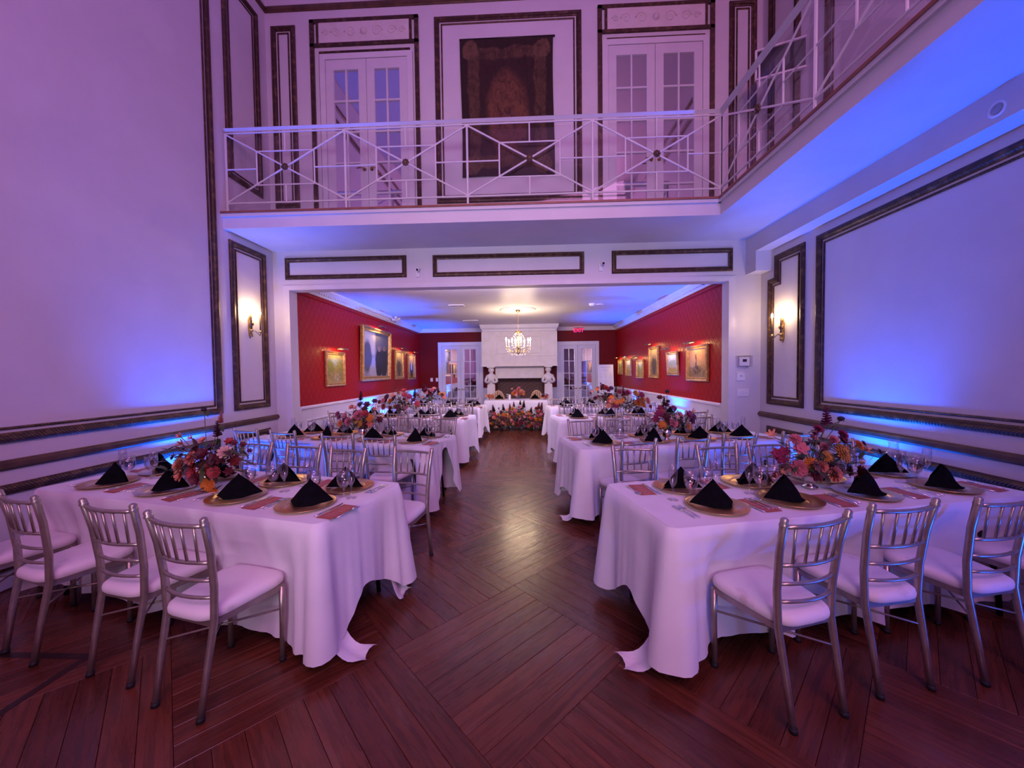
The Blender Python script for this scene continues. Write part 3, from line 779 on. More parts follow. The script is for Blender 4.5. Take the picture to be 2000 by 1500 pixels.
# ------------------------------------------------------------------ flowers
def petal(mb, ang, rb, zb, rt, zt, w_, cup=.12, droop=0.):
    ca, sa = math.cos(ang), math.sin(ang); vs = []
    for j, t in enumerate((0, .55, 1)):
        r = rb+(rt-rb)*t; z = zb+(zt-zb)*(t**1.2)-droop*t*t; ww = w_*(.45, 1, .55)[j]
        for s in (-1, 0, 1):
            vs.append((r*ca-s*ww*.5*sa, r*sa+s*ww*.5*ca, z+abs(s)*cup*w_*(1 if t else .3)))
    mb.add(vs, [(j*3+i, j*3+i+1, (j+1)*3+i+1, (j+1)*3+i) for j in range(2) for i in range(2)], True)
def rose_mesh():
    mb = MB()
    for q, (n, rb, zb, rt, zt, w_) in enumerate(((4, .0, .30, .14, .62, .26), (5, .04, .26, .30, .66, .36), (6, .08, .18, .50, .62, .44), (7, .10, .08, .70, .50, .52), (8, .12, .0, .88, .32, .56), (9, .12, -.05, 1.0, .12, .58))):
        for i in range(n): petal(mb, 2*PI*i/n+q*.7, rb, zb, rt, zt, w_, .22)
    mb.ball((0, 0, .45), .16, 6); return mb
def zinnia_mesh():
    mb = MB()
    for q, (n, rb, zb, rt, zt, w_) in enumerate(((7, .0, .36, .26, .46, .16), (10, .05, .28, .48, .40, .22), (13, .08, .18, .70, .30, .26), (15, .10, .08, .88, .18, .28), (16, .10, .0, 1.0, .04, .30))):
        for i in range(n): petal(mb, 2*PI*i/n+q*.35, rb, zb, rt, zt, w_, .08)
    return mb
def lily_mesh():
    mb = MB()
    for i in range(6): petal(mb, 2*PI*i/6, .05, 0, .72+.15*(i % 2), .95, .42, .10, .15)
    mb.tube([(0, 0, -.2), (0, 0, .3)], .08, 5); return mb
def bloom_mesh():
    mb = MB()
    for q in range(2):
        for i in range(6): petal(mb, 2*PI*i/6+q*.5, .05, .1*q, .95-.3*q, .25+.25*q, .62, .15)
    mb.ball((0, 0, .22), .2, 6); return mb
def spike_mesh():
    mb = MB(); mb.tube([(0, 0, -.2), (.02, 0, 1.0)], .02, 5)
    rn = random.Random(3)
    for i in range(20):
        z = .04+.95*i/20; a = i*2.4; rr = .24*(1-.62*i/20)
        for k in range(3): petal(mb, a+(k-1)*.9, .015, 0, rr, .0, rr*1.2, .2)
        for v in range(len(mb.v)-27, len(mb.v)): x, y, q = mb.v[v]; mb.v[v] = (x, y, q+z+math.hypot(x, y)*.25)
    return mb
def pod_mesh():
    mb = MB(); mb.ball((0, 0, .3), .9, 10, .62)
    for i in range(9): petal(mb, 2*PI*i/9, .3, -.1, .95, -.35, .4, .1)
    return mb
FM = {'rose': rose_mesh().mesh('ranunculus'), 'zinnia': zinnia_mesh().mesh('zinnia'), 'lily': lily_mesh().mesh('lily'), 'bloom': bloom_mesh().mesh('blossom'), 'spike': spike_mesh().mesh('flower_spike'), 'pod': pod_mesh().mesh('seed_pod')}
for me in FM.values(): me.materials.append(FC['pink'])
FN = {'rose': 'ranunculus', 'zinnia': 'zinnia', 'lily': 'lily', 'bloom': 'blossom', 'spike': 'flower_spike', 'pod': 'seed_pod'}
def put_flower(kind, col, pos, r, direction, parent):
    o = link(FN[kind], FM[kind], parent, pos)
    o.rotation_mode = 'QUATERNION'; q = Vector(direction).normalized().to_track_quat('Z', 'Y')
    o.rotation_quaternion = q; o.scale = (r, r, r)
    o.material_slots[0].link = 'OBJECT'; o.material_slots[0].material = FC[col]; return o
def leaf(mb, p, d, l, w_):
    p, d = Vector(p), Vector(d).normalized(); a = d.cross(Vector((0, 0, 1))).normalized() if abs(d.z) < .95 else Vector((1, 0, 0)); n = a.cross(d)
    pts = []
    for t, ww in ((0, .12), (.35, 1), (.7, .8), (1, .05)):
        c = p+d*l*t-n*(.25*l*t*t)
        for s in (-1, 1): pts.append(c+a*s*ww*w_*.5+n*abs(s)*.08*w_)
    mb.add(pts, [(2*j, 2*j+1, 2*j+3, 2*j+2) for j in range(3)], True)
def vase_mesh(h=.13, r=.05):
    return MB().lathe([(.0, .004), (r*.85, .004), (r*.88, .012), (r*.45, .024), (r*.42, .034), (r*.75, .046), (r, .075), (r*1.08, h), (r*.98, h), (r*.9, .08), (.0, .05)], 20)
def bouquet(label, loc, flowers, seed, sz, depth=.10, vase=silver_m, nleaf=110, vh=.13, vr=.05, name='flower_centerpiece', spread=.24):
    """flowers: (dx, dz, r, kind, colour) in centimetres-like units times sz, measured from the vase foot"""
    rn = random.Random(seed); t = thing(name, label, 'flowers', loc)
    vase_mesh(vh, vr).build('vase', vase, t)
    st = MB(); fo = MB(); fo2 = MB(); top = Vector((0, 0, vh))
    zs = [f[1]*sz for f in flowers]; zmid = sum(zs)/len(zs)
    for i, (dx, dz, r, kind, col) in enumerate(flowers):
        x, z = dx*sz, dz*sz
        y = rn.uniform(-1, .6)*depth if z < zmid+.05 else rn.uniform(-.2, .5)*depth
        if kind in ('rose', 'zinnia'): y = -depth*rn.uniform(.5, 1.)
        rr = max(r*sz*(1.12 if kind != 'spike' else 1), .012); p = Vector((x, y, z))
        if kind == 'spike': d = Vector((x*.3+rn.uniform(-.1, .1), .05, 1)); rr = r*sz
        elif kind == 'pod': d = Vector((0, -.15, 1))
        else: d = (p-Vector((0, .10, max(vh, zmid-.12)))).normalized()+Vector((0, -.75, .35))
        put_flower(kind, col, p, rr, d, t)
        b0 = top+Vector((rn.uniform(-.5, .5)*vr, rn.uniform(-.5, .5)*vr, -.04)); mid = (b0+p)/2+Vector((-x*.18, 0, .01))
        st.tube([b0, top*.97+Vector((x*.12, y*.12, .02)), mid, p], .0024, 5)
        if rn.random() < .8: leaf(fo2 if rn.random() < .35 else fo, p-Vector((0, 0, .01)), (rn.uniform(-1, 1), rn.uniform(-.6, .6), rn.uniform(-.5, .4)), rn.uniform(.05, .09), rn.uniform(.02, .035))
    for i in range(nleaf):
        a = rn.uniform(0, 2*PI); rr = rn.uniform(.15, 1)*spread; z = vh+.02+rn.uniform(-.02, .14)
        p = Vector((rr*math.cos(a), rr*.55*math.sin(a), z)); leaf(fo2 if rn.random() < .45 else fo, p, (math.cos(a)+rn.uniform(-.5, .5), math.sin(a)*.6+rn.uniform(-.4, .4), rn.uniform(-.35, .7)), rn.uniform(.05, .11), rn.uniform(.02, .042))
    st.build('stems', stem_m, t); fo.build('foliage', leaf_m, t, kind='stuff'); fo2.build('bronze_foliage', dleaf_m, t, kind='stuff')
    return t
def rand_flowers(seed, n, wide, hi, cols):
    rn = random.Random(seed); out = []
    for i in range(n):
        a = rn.uniform(-1, 1); dz = rn.uniform(.16, .16+hi*(1-.55*abs(a)))
        out.append((a*wide, dz, rn.uniform(.034, .056), rn.choice(['rose', 'zinnia', 'bloom', 'bloom', 'lily']), rn.choice(cols)))
    out += [(wide*rn.uniform(-.8, .8), .34, .17, 'spike', rn.choice(['burgundy', 'magenta'])), (wide*.6, .30, .13, 'spike', 'burgundy'), (-wide*.3, .50, .018, 'pod', 'dark')]
    return out

# ------------------------------------------------------------------ lay the eight long tables
def px(lst, x0, y0, s):
    """(across, up, radius, kind, colour) list measured in sketch units -> metres from the vase foot"""
    return [((x-x0)*s, (y0-y)*s, r*s, k, c) for x, y, r, k, c in lst]
B_R1 = px([(1540, 908, 14, 'rose', 'pink'), (1558, 899, 12, 'zinnia', 'orange'), (1620, 881, 17, 'zinnia', 'amber'), (1580, 904, 10, 'rose', 'coral'), (1597, 917, 13, 'rose', 'coral'),
  (1505, 882, 10, 'bloom', 'magenta'), (1515, 893, 10, 'bloom', 'magenta'), (1519, 878, 9, 'bloom', 'magenta'), (1503, 850, 10, 'lily', 'peach'), (1528, 853, 9, 'rose', 'pink'), (1537, 870, 12, 'bloom', 'pink'),
  (1577, 837, 8, 'rose', 'magenta'), (1583, 847, 7, 'bloom', 'magenta'), (1611, 846, 9, 'rose', 'magenta'), (1606, 834, 38, 'spike', 'magenta'), (1586, 857, 8, 'bloom', 'pink'), (1597, 855, 8, 'rose', 'pink'), (1588, 870, 8, 'rose', 'pink'),
  (1648, 866, 10, 'zinnia', 'orange'), (1643, 880, 9, 'bloom', 'peach'), (1660, 876, 10, 'lily', 'peach'), (1652, 920, 14, 'bloom', 'burgundy'), (1640, 914, 13, 'rose', 'burgundy'), (1668, 926, 11, 'bloom', 'burgundy'), (1671, 905, 11, 'lily', 'blush'),
  (1635, 822, 6, 'pod', 'dark'), (1634, 862, 10, 'bloom', 'burgundy'), (1490, 924, 8, 'bloom', 'burgundy'), (1500, 931, 8, 'bloom', 'burgundy'), (1481, 929, 6, 'bloom', 'plum'), (1508, 921, 7, 'bloom', 'red'), (1566, 918, 12, 'bloom', 'burgundy'), (1588, 886, 11, 'zinnia', 'amber'),
  (1519, 913, 9, 'bloom', 'peach'), (1618, 905, 11, 'bloom', 'burgundy'), (1600, 900, 11, 'bloom', 'plum'), (1560, 880, 9, 'bloom', 'plum'), (1690, 880, 6, 'bloom', 'plum'), (1676, 868, 6, 'bloom', 'burgundy'), (1577, 869, 5, 'pod', 'dark')], 1575, 950, 1/290)
B_L1 = px([(397, 887, 12, 'rose', 'coral'), (368, 902, 14, 'rose', 'peach'), (371, 920, 13, 'bloom', 'coral'), (422, 940, 13, 'zinnia', 'orange'), (416, 916, 9, 'bloom', 'amber'), (383, 882, 12, 'bloom', 'burgundy'), (417, 880, 13, 'bloom', 'burgundy'), (430, 895, 14, 'bloom', 'burgundy'),
  (425, 912, 13, 'bloom', 'red'), (392, 920, 13, 'bloom', 'red'), (448, 890, 12, 'bloom', 'burgundy'), (455, 900, 12, 'bloom', 'red'), (460, 877, 12, 'rose', 'blush'), (345, 866, 10, 'lily', 'coral'), (350, 850, 9, 'lily', 'coral'), (390, 858, 8, 'bloom', 'coral'), (372, 853, 7, 'lily', 'pink'),
  (433, 850, 34, 'spike', 'burgundy'), (438, 822, 24, 'spike', 'coral'), (397, 795, 5, 'pod', 'dark'), (447, 861, 9, 'bloom', 'red'), (341, 889, 7, 'bloom', 'magenta'), (405, 905, 13, 'bloom', 'burgundy'), (440, 915, 11, 'zinnia', 'red'), (455, 918, 9, 'bloom', 'burgundy'),
  (387, 905, 10, 'bloom', 'red'), (405, 928, 12, 'bloom', 'burgundy'), (478, 866, 6, 'bloom', 'burgundy'), (487, 880, 5, 'bloom', 'plum'), (465, 862, 6, 'bloom', 'burgundy'), (425, 955, 10, 'bloom', 'orange'), (355, 890, 8, 'bloom', 'burgundy'), (412, 868, 7, 'bloom', 'plum')], 405, 958, 1/301)
B_R2 = px([(1318, 826, 8, 'rose', 'pink'), (1298, 830, 8, 'zinnia', 'orange'), (1348, 833, 7, 'zinnia', 'orange'), (1330, 833, 6, 'bloom', 'amber'), (1290, 808, 8, 'bloom', 'magenta'), (1285, 818, 7, 'bloom', 'magenta'), (1300, 801, 8, 'bloom', 'magenta'), (1305, 815, 8, 'bloom', 'burgundy'), (1297, 805, 6, 'zinnia', 'red'),
  (1304, 795, 20, 'spike', 'burgundy'), (1299, 779, 6, 'bloom', 'burgundy'), (1310, 793, 6, 'bloom', 'plum'), (1313, 767, 4.5, 'pod', 'dark'), (1313, 786, 4, 'pod', 'dark'), (1345, 810, 8, 'bloom', 'magenta'), (1355, 815, 7, 'bloom', 'plum'), (1352, 822, 7, 'bloom', 'burgundy'), (1340, 818, 7, 'bloom', 'magenta'),
  (1335, 811, 6, 'bloom', 'pink'), (1359, 806, 6, 'lily', 'peach'), (1320, 798, 5, 'rose', 'magenta'), (1326, 815, 5, 'bloom', 'blush'), (1310, 825, 7, 'bloom', 'burgundy'), (1327, 823, 8, 'bloom', 'burgundy'), (1340, 828, 7, 'bloom', 'burgundy')], 1310, 862, 1/177)
B_L2 = px([(703, 810, 10, 'rose', 'pink'), (724, 815, 7.5, 'zinnia', 'orange'), (666, 826, 7, 'zinnia', 'orange'), (701, 826, 8, 'zinnia', 'amber'), (683, 822, 8, 'rose', 'pink'), (692, 817, 7, 'bloom', 'coral'), (722, 828, 7, 'bloom', 'coral'), (663, 807, 6, 'bloom', 'magenta'), (659, 815, 6, 'bloom', 'magenta'), (675, 811, 6, 'bloom', 'pink'),
  (735, 822, 7, 'bloom', 'burgundy'), (741, 820, 5, 'bloom', 'burgundy'), (703, 782, 20, 'spike', 'burgundy'), (700, 790, 6, 'bloom', 'plum'), (716, 790, 7, 'bloom', 'plum'), (729, 784, 6, 'bloom', 'plum'), (709, 800, 7, 'bloom', 'burgundy'), (684, 795, 6, 'bloom', 'coral'), (692, 798, 6, 'lily', 'coral'), (730, 800, 6, 'lily', 'coral'),
  (672, 820, 7, 'bloom', 'burgundy'), (690, 830, 8, 'bloom', 'burgundy'), (712, 830, 8, 'bloom', 'burgundy'), (718, 806, 7, 'bloom', 'red'), (688, 808, 7, 'bloom', 'burgundy')], 705, 858, 1/168)
MIX = ['pink', 'coral', 'peach', 'orange', 'amber', 'burgundy', 'burgundy', 'magenta', 'magenta', 'red', 'plum']
VASE = {'front right': (B_R1, (1.83, 2.50)), 'front left': (B_L1, (-2.17, 2.44)), 'second right': (B_R2, (1.53, 4.20)), 'second left': (B_L2, (-1.98, 4.43)),
        'third right': (rand_flowers(31, 30, .36, .32, MIX), None), 'third left': (rand_flowers(32, 30, .36, .32, MIX), None), 'rear right': (rand_flowers(33, 30, .36, .32, MIX), None), 'rear left': (rand_flowers(34, 30, .36, .32, MIX), None)}
VD = {'front right': 'with pink ranunculus, orange zinnias and a tall magenta spike', 'front left': 'with peach ranunculus and a tall burgundy spike', 'second right': 'of magenta and orange flowers with dark pods', 'second left': 'with one large pink ranunculus and orange zinnias',
      'third right': 'of burgundy, pink and orange flowers', 'third left': 'of red, coral and orange flowers', 'rear right': 'of mixed burgundy and orange flowers', 'rear left': 'of mixed pink and burgundy flowers'}
for ti, (tn, T) in enumerate(TABLES.items()):
    W2, loc, U, V = frame_of(T); sg = T['sg']; near_t = ti < 4
    folding_table(T, 'folding banquet table under white cloth, %s table' % tn)
    tag(tablecloth('tablecloth', T, 50+ti), 'white floor-length tablecloth draped over the %s table' % tn, 'tablecloth', 'long white tablecloths')
    for side, lst in (('near', T['near']), ('far', T['far'])):
        for i, (x, y, a) in enumerate(lst):
            CHAIR.put((x, y, 0), math.radians(a)+(0 if side == 'near' else PI), 'gold metal chair with white cushion, %s from aisle, %s side of %s table' % (ORD[i], side, tn), 'gold banquet chairs')
    rz0 = math.atan2(V.y, V.x)-PI/2          # settings on the near side look along V
    zt = TH+.0015
    for side in ('near', 'far'):
        for i, u in enumerate(T['seats']):
            rn = random.Random(ti*100+i*7+(3 if side == 'far' else 0))
            v = .205 if side == 'near' else TW-.205
            u2 = u+rn.uniform(-.015, .015)+(.03*sg if side == 'far' else 0); x, y = W2(u2, v); rz = rz0+(0 if side == 'near' else PI)+math.radians(rn.uniform(-5, 5))
            at = lambda dx, dy, dz=0.: (x+dx*math.cos(rz)-dy*math.sin(rz), y+dx*math.sin(rz)+dy*math.cos(rz), zt+dz)
            where = '%s seat from aisle, %s side of %s table' % (ORD[i], side, tn); g = 'place settings on the long tables'
            PLATE.put(at(0, 0), rz, 'gold charger plate, '+where, g)
            nrz = rz+math.radians(rn.uniform(-35, 35))
            NAPKIN.put(at(rn.uniform(-.01, .02), rn.uniform(-.02, .01), .0185), nrz, 'black folded napkin on plate, '+where, g)
            MENU.put(at(.255, -.03), rz+math.radians(rn.uniform(-6, 6)), 'terracotta menu card, '+where, g)
            GOBLET.put(at(.085+rn.uniform(-.02, .02), .20), rz, 'stemmed goblet of ice water, '+where, g)
            if near_t:
                FORK.put(at(-.225, -.02), rz+.03, 'outer fork, '+where, g); FORK.put(at(-.195, -.02), rz-.02, 'inner fork, '+where, g)
                KNIFE.put(at(.190, -.02), rz, 'table knife, '+where, g); 
                FLUTE.put(at(.165+rn.uniform(-.015, .015), .185), rz, 'empty champagne flute, '+where, g)
                SPOON.put(at(.32, -.02), rz, 'teaspoon, '+where, g)
            elif i < 2: FLUTE.put(at(.165, .185), rz, 'empty champagne flute, '+where, g)
    fl, vp = VASE[tn]
    if vp is None: vp = W2(1.28, .38)
    bouquet('flower centerpiece %s, on %s table' % (VD[tn], tn), (vp[0], vp[1], zt), fl, 70+ti, 1., depth=.10 if near_t else .15, vh=.135 if near_t else .12, spread=.25 if near_t else .31)
    s1 = W2(.98, .40); s2 = W2(1.04, .38); c = W2(2.22 if ti == 0 else 1.62 if ti in (1, 3) else .62, .44 if ti != 0 else .60)
    SALT.put((*s1, zt), 0, 'glass salt shaker with metal cap on %s table' % tn, 'salt and pepper shakers')
    PEPPER.put((*s2, zt), 0, 'glass pepper shaker with metal cap on %s table' % tn, 'salt and pepper shakers')
    CARAFE.put((*c, zt), 0, 'clear glass water carafe on %s table' % tn, 'water carafes')

# ------------------------------------------------------------------ canvas-like painted materials
def painted(name, base, layers, grain=6., warp=.05, rough=.6, speck=None):
    m = mat(name, base, rough); n = NT(m); uv = n.uv()
    nz = n.noise(uv, grain, 4); d = n.vmath('MULTIPLY', n.vmath('SUBTRACT', nz.outputs['Color'], (.5, .5, .5)), (warp*2, warp*2, 0))
    p = n.vmath('ADD', uv, d); c = None
    x = n.n('ShaderNodeRGB'); x.outputs[0].default_value = (*base, 1); c = x.outputs[0]
    for kind, cx, cy, rx, ry, col, soft in layers:
        q = n.vmath('DIVIDE', n.vmath('SUBTRACT', p, (cx, cy, 0)), (rx, ry, 1))
        if kind == 'e': dist = n.vmath('LENGTH', q)
        else:
            X = n.xyz(n.vmath('ABSOLUTE', q)); dist = n.math('MAXIMUM', X[0], X[1])
        c = n.mix(n.ramp(dist, 1-soft*.5, 1+soft*.5, 1, 0), c, col)
    if speck:
        sc, amt, sc2 = speck; v = n.noise(uv, sc, 5, .7, 1.); c = n.mix(n.ramp(v.outputs[0], .42, .66, 0, amt), c, sc2)
    n2 = n.noise(uv, grain*9, 3); c = n.mix(n.ramp(n2.outputs[0], .35, .7, 0, .35), c, n.mix(.6, c, (.02, .015, .01)))
    n.col(c); n.bump(n2.outputs[0], .15, .003); return m
LAND = [('r', .5, .85, .6, .25, (.55, .40, .14), .3), ('e', .5, .72, .5, .15, (.30, .38, .42), .4), ('e', .2, .5, .25, .3, (.22, .24, .04), .4), ('e', .8, .5, .25, .3, (.30, .28, .05), .4), ('e', .55, .25, .45, .2, (.34, .24, .08), .4), ('e', .6, .12, .2, .2, (.45, .36, .20), .4)]
P_ART = {
 'land1': painted('painting_garden_path', (.45, .33, .08), LAND, 5, .08, speck=(11, .85, (.14, .15, .03))),
 'figures': painted('painting_two_figures', (.30, .28, .31), [('r', .25, .80, .3, .3, (.55, .50, .44), .2), ('r', .75, .75, .3, .3, (.13, .13, .15), .2), ('e', .38, .22, .20, .24, (.42, .40, .44), .4), ('e', .15, .45, .16, .35, (.10, .10, .13), .3),
     ('e', .60, .32, .14, .36, (.025, .022, .030), .15), ('e', .82, .32, .15, .38, (.030, .026, .032), .15), ('e', .60, .64, .07, .07, (.30, .19, .14), .2), ('e', .82, .66, .07, .07, (.26, .17, .13), .2)], 4, .05),
 'still': painted('painting_brown_figure', (.30, .20, .10), [('r', .5, .85, .6, .3, (.50, .36, .16), .4), ('e', .5, .4, .28, .38, (.10, .07, .05), .3), ('e', .5, .72, .10, .09, (.45, .30, .20), .3)], 5, .06),
 'portrait': painted('painting_standing_figure', (.50, .30, .12), [('e', .5, .35, .25, .4, (.07, .04, .04), .25), ('e', .5, .66, .1, .1, (.60, .44, .34), .25), ('e', .5, .48, .1, .15, (.55, .50, .50), .3)], 5, .05),
 'ship': painted('painting_tower_at_sunset', (.48, .27, .10), [('r', .5, .85, .6, .25, (.55, .26, .10), .4), ('r', .5, .15, .6, .25, (.20, .13, .06), .4), ('r', .42, .50, .05, .33, (.07, .04, .03), .3), ('e', .45, .26, .22, .14, (.06, .035, .03), .3)], 6, .08, speck=(8, .5, (.62, .42, .18))),
 'light': painted('painting_pale_landscape', (.55, .45, .22), [('r', .5, .82, .6, .25, (.70, .62, .45), .3), ('e', .5, .55, .45, .15, (.35, .38, .20), .4), ('e', .4, .25, .4, .2, (.52, .34, .10), .4)], 6, .07, speck=(11, .8, (.18, .18, .05))),
}
def painting(label, M, a0, a1, z0, z1, art, fw=.085, tilt=.0, plain=False, fm=None):
    fw *= .72
    cx, cz = (a0+a1)/2, z0
    base = Vector(M(cx, cz, 0)); t = thing('framed_painting', label, 'painting', base)
    off = lambda a, z, h: Vector(M(a, z, h+(z-z0)*tilt))-base
    s = fw/.085
    prof = [(0, .008), (0, .05*s), (.015*s, .062*s), (.035*s, .045*s), (.055*s, .040*s), (.070*s, .052*s), (.085*s, .028*s), (.085*s, .020*s)]
    MB().frame(rect(a0, a1, z0, z1), prof, off).build('frame', fm or giltf_m, t)
    MB().box(a0+.01, a1-.01, z0+.01, z1-.01, .003, .010, off).build('backing', dark_m, t)
    c = MB(); i = fw-.006
    pts = [(a0+i, z0+i), (a1-i, z0+i), (a1-i, z1-i), (a0+i, z1-i)]
    c.add([off(a, z, .022*s) for a, z in pts], [(0, 1, 2, 3)]); c.uv = [(0, 0), (1, 0), (1, 1), (0, 1)]
    if M is DR or M is WR: c.uv = [(1, 0), (0, 0), (0, 1), (1, 1)]
    c.build('canvas', P_ART[art], t)
    if not plain:
        l = min(.16, (a1-a0)*.32); p = MB()
        zl, hl = z1+.045, .165
        p.tube([off(cx, z1-.03, .03), off(cx, z1+.05, .05), off(cx, zl+.025, .12), off(cx, zl+.01, hl)], .006, 6)
        lt = p.build('picture_light', brass_m, t)
        sh = MB(); N = 8
        ring = [(math.cos(PI*k/N), math.sin(PI*k/N)) for k in range(N+1)]
        vs = [off(cx+sx*l, zl+.026*q[1]-.004, hl+.026*q[0]) for sx in (-1, 1) for q in ring]
        sh.add(vs, [(k, k+1, N+2+k, N+1+k) for k in range(N)]+[tuple(range(N+1)), tuple(reversed(range(N+1, 2*N+2)))], True)
        sh.build('lamp_shade', brass_m, lt)
        pos = Vector(M(cx, zl-.012, hl)); tgt = Vector(M(cx, (z0+z1)/2+.1, .02))
        light('AREA', 'picture_lamp', pos, 2.6*(a1-a0)/.7, (1, .60, .24), tgt, shape='RECTANGLE', size=l*1.7, size_y=.03)
    return t
painting('small gilt-framed garden path painting nearest the opening on the left red wall', DL, 6.52, 7.22, 1.33, 1.97, 'land1')
painting('large gilt-framed painting of two dark standing figures on the left red wall', DL, 7.90, 9.57, 1.395, 2.60, 'figures', .15, .03)
painting('tall gilt-framed brown painting, third from the opening on the left red wall', DL, 10.0, 10.7, 1.395, 2.2, 'still', .10)
painting('gilt-framed painting of a standing figure, farthest on the left red wall', DL, 11.13, 11.86, 1.375, 2.15, 'portrait', .085)
painting('wide gilt-framed sunset tower painting nearest the opening on the right red wall', DR, 6.15, 6.95, 1.36, 1.97, 'ship', .095)
painting('small gilt-framed pale landscape, second from the opening on the right red wall', DR, 7.32, 7.89, 1.45, 1.92, 'light', .08, .06)
painting('tall dark gilt-framed painting, third from the opening on the right red wall', DR, 8.43, 9.06, 1.38, 2.10, 'still', .09)
painting('small gilt-framed painting, fourth from the opening on the right red wall', DR, 9.50, 10.1, 1.36, 1.84, 'land1', .085)
painting('small gilt-framed painting, fifth from the opening on the right red wall', DR, 10.63, 11.2, 1.41, 1.90, 'light', .08)
painting('small gilt-framed painting in the far corner of the right red wall', DR, 11.56, 12.12, 1.44, 1.91, 'land1', .075)

# ------------------------------------------------------------------ tapestry, upstairs picture
tap_m = painted('tapestry_weave', (.035, .018, .014), [('r', .5, .5, .42, .44, (.105, .055, .030), .03), ('r', .5, .5, .30, .355, (.045, .020, .016), .05), ('e', .5, .45, .22, .30, (.17, .070, .035), .3), ('e', .5, .33, .16, .14, (.15, .060, .045), .3),
   ('e', .12, .92, .09, .07, (.15, .085, .045), .15), ('e', .88, .92, .09, .07, (.15, .085, .045), .15), ('e', .12, .08, .09, .07, (.15, .085, .045), .15), ('e', .88, .08, .09, .07, (.15, .085, .045), .15)], 9, .035, .95, speck=(14, .75, (.020, .010, .008)))
t = thing('wall_tapestry', 'dark brown woven floral tapestry hanging above the balcony between the doors', 'tapestry', (-.25, YB, 4.41))
mb = MB(); nx, nz = 24, 20; vs = []; uv = []
for j in range(nz+1):
    for i in range(nx+1):
        u, v = i/nx, j/nz
        x = -.915+1.34*u+.010*math.sin(v*5+u); z = 4.41+1.955*v+.012*math.sin(u*PI)*(1-v)
        vs.append((x+.25, -.030-.012*math.sin(u*9+1.3*v)*(1-v*.8), z-4.41)); uv.append((u, v))
n = len(vs); vs += [(x, y+.008, z) for x, y, z in vs]
q = [(j*(nx+1)+i, j*(nx+1)+i+1, (j+1)*(nx+1)+i+1, (j+1)*(nx+1)+i) for j in range(nz) for i in range(nx)]
mb.add(vs, q+[tuple(n+k for k in reversed(f)) for f in q], True); mb.uv = uv+uv; mb.build('weave', tap_m, t)
MB().tube([(-.68, -.02, 1.965), (.70, -.02, 1.965)], .012, 8).build('hanging_rod', dark_m, t)
scr = painted('dark_photo', (.015, .015, .030), [('e', .5, .5, .4, .35, (.030, .035, .045), .5)], 7, .05, .25)
t = thing('framed_photo', 'dark framed picture with white border angled out from the right upstairs wall', 'picture', (3.17, 4.86, 5.17), math.radians(-22))
MB().frame(rect(-.29, .29, 0, .37), [(0, -.03), (0, .012), (.02, .014), (.024, 0)], lambda a, b_, h: Vector((a, -h, b_))).build('frame', white_m, t)
c = MB(); c.add([(-.27, .001, .02), (.27, .001, .02), (.27, .001, .35), (-.27, .001, .35)], [(0, 1, 2, 3)]); c.uv = [(0, 0), (1, 0), (1, 1), (0, 1)]; c.build('picture', scr, t)
MB().box(-.28, .28, .004, .03, .01, .36).build('back_board', dark_m, t)
MB().tube([(.1, .03, .2), (.16, .12, .2), (.26, .10, .2)], .014, 8).build('wall_bracket', dark_m, t)

# ------------------------------------------------------------------ sconces
def sconce(label, M, y, z):
    base = Vector(M(y, z, 0)); t = thing('wall_sconce', label, 'lamp', base); off = lambda a, b_, h: Vector(M(a+y, b_+z, h))-base
    p = MB(); p.lathe([(.001, -.02), (.022, -.012), (.030, 0), (.030, .006)], 14, off(0, 0, .015), M=Matrix(((0, 0, 1), (0, 1, 0), (1, 0, 0))) if M is WL else Matrix(((0, 0, -1), (0, 1, 0), (1, 0, 0))))
    p.prism([(-.022, -.12), (0, -.16), (.022, -.12), (.034, -.04), (.028, .05), (.036, .09), (0, .16), (-.036, .09), (-.028, .05), (-.034, -.04)], 0, .016, off)
    p.ball(off(0, .04, .03), .030, 10); p.ball(off(0, .13, .022), .02, 8); p.ball(off(0, -.12, .024), .022, 8)
    p.build('back_plate', brass_m, t)
    for s in (-1, 1):
        a = MB(); cu = .088
        a.tube([off(0, -.06, .02), off(s*.03, -.045, .05), off(s*.055, -.085, .075), off(s*.08, -.115, .088), off(s*cu, -.095, .09), off(s*cu, -.07, .09)], .006, 8)
        arm = a.build('arm', brass_m, t)
        MB().lathe([(.006, -.02), (.012, -.008), (.034, -.002), (.035, .002), (.014, .004), (.016, .020), (.012, .022)], 14, off(s*cu, -.065, .09)).build('candle_cup', brass_m, arm)
        MB().tube([off(s*cu, -.045, .09), off(s*cu, .175, .09)], .0095, 10).build('candle', candle_dark, arm)
        MB().lathe([(.006, 0), (.013, .014), (.015, .028), (.010, .046), (.002, .066)], 10, off(s*cu, .175, .09)).build('bulb', bulb_m, arm)
        light('POINT', 'sconce_bulb', base+off(s*cu, .21, .092), 6.2, (1, .66, .34), shadow_soft_size=.03)
sconce('brass two-candle wall sconce on the left pilaster panel', WL, 5.08, 2.22)
sconce('brass two-candle wall sconce on the right pilaster panel', WR, 5.12, 2.06)

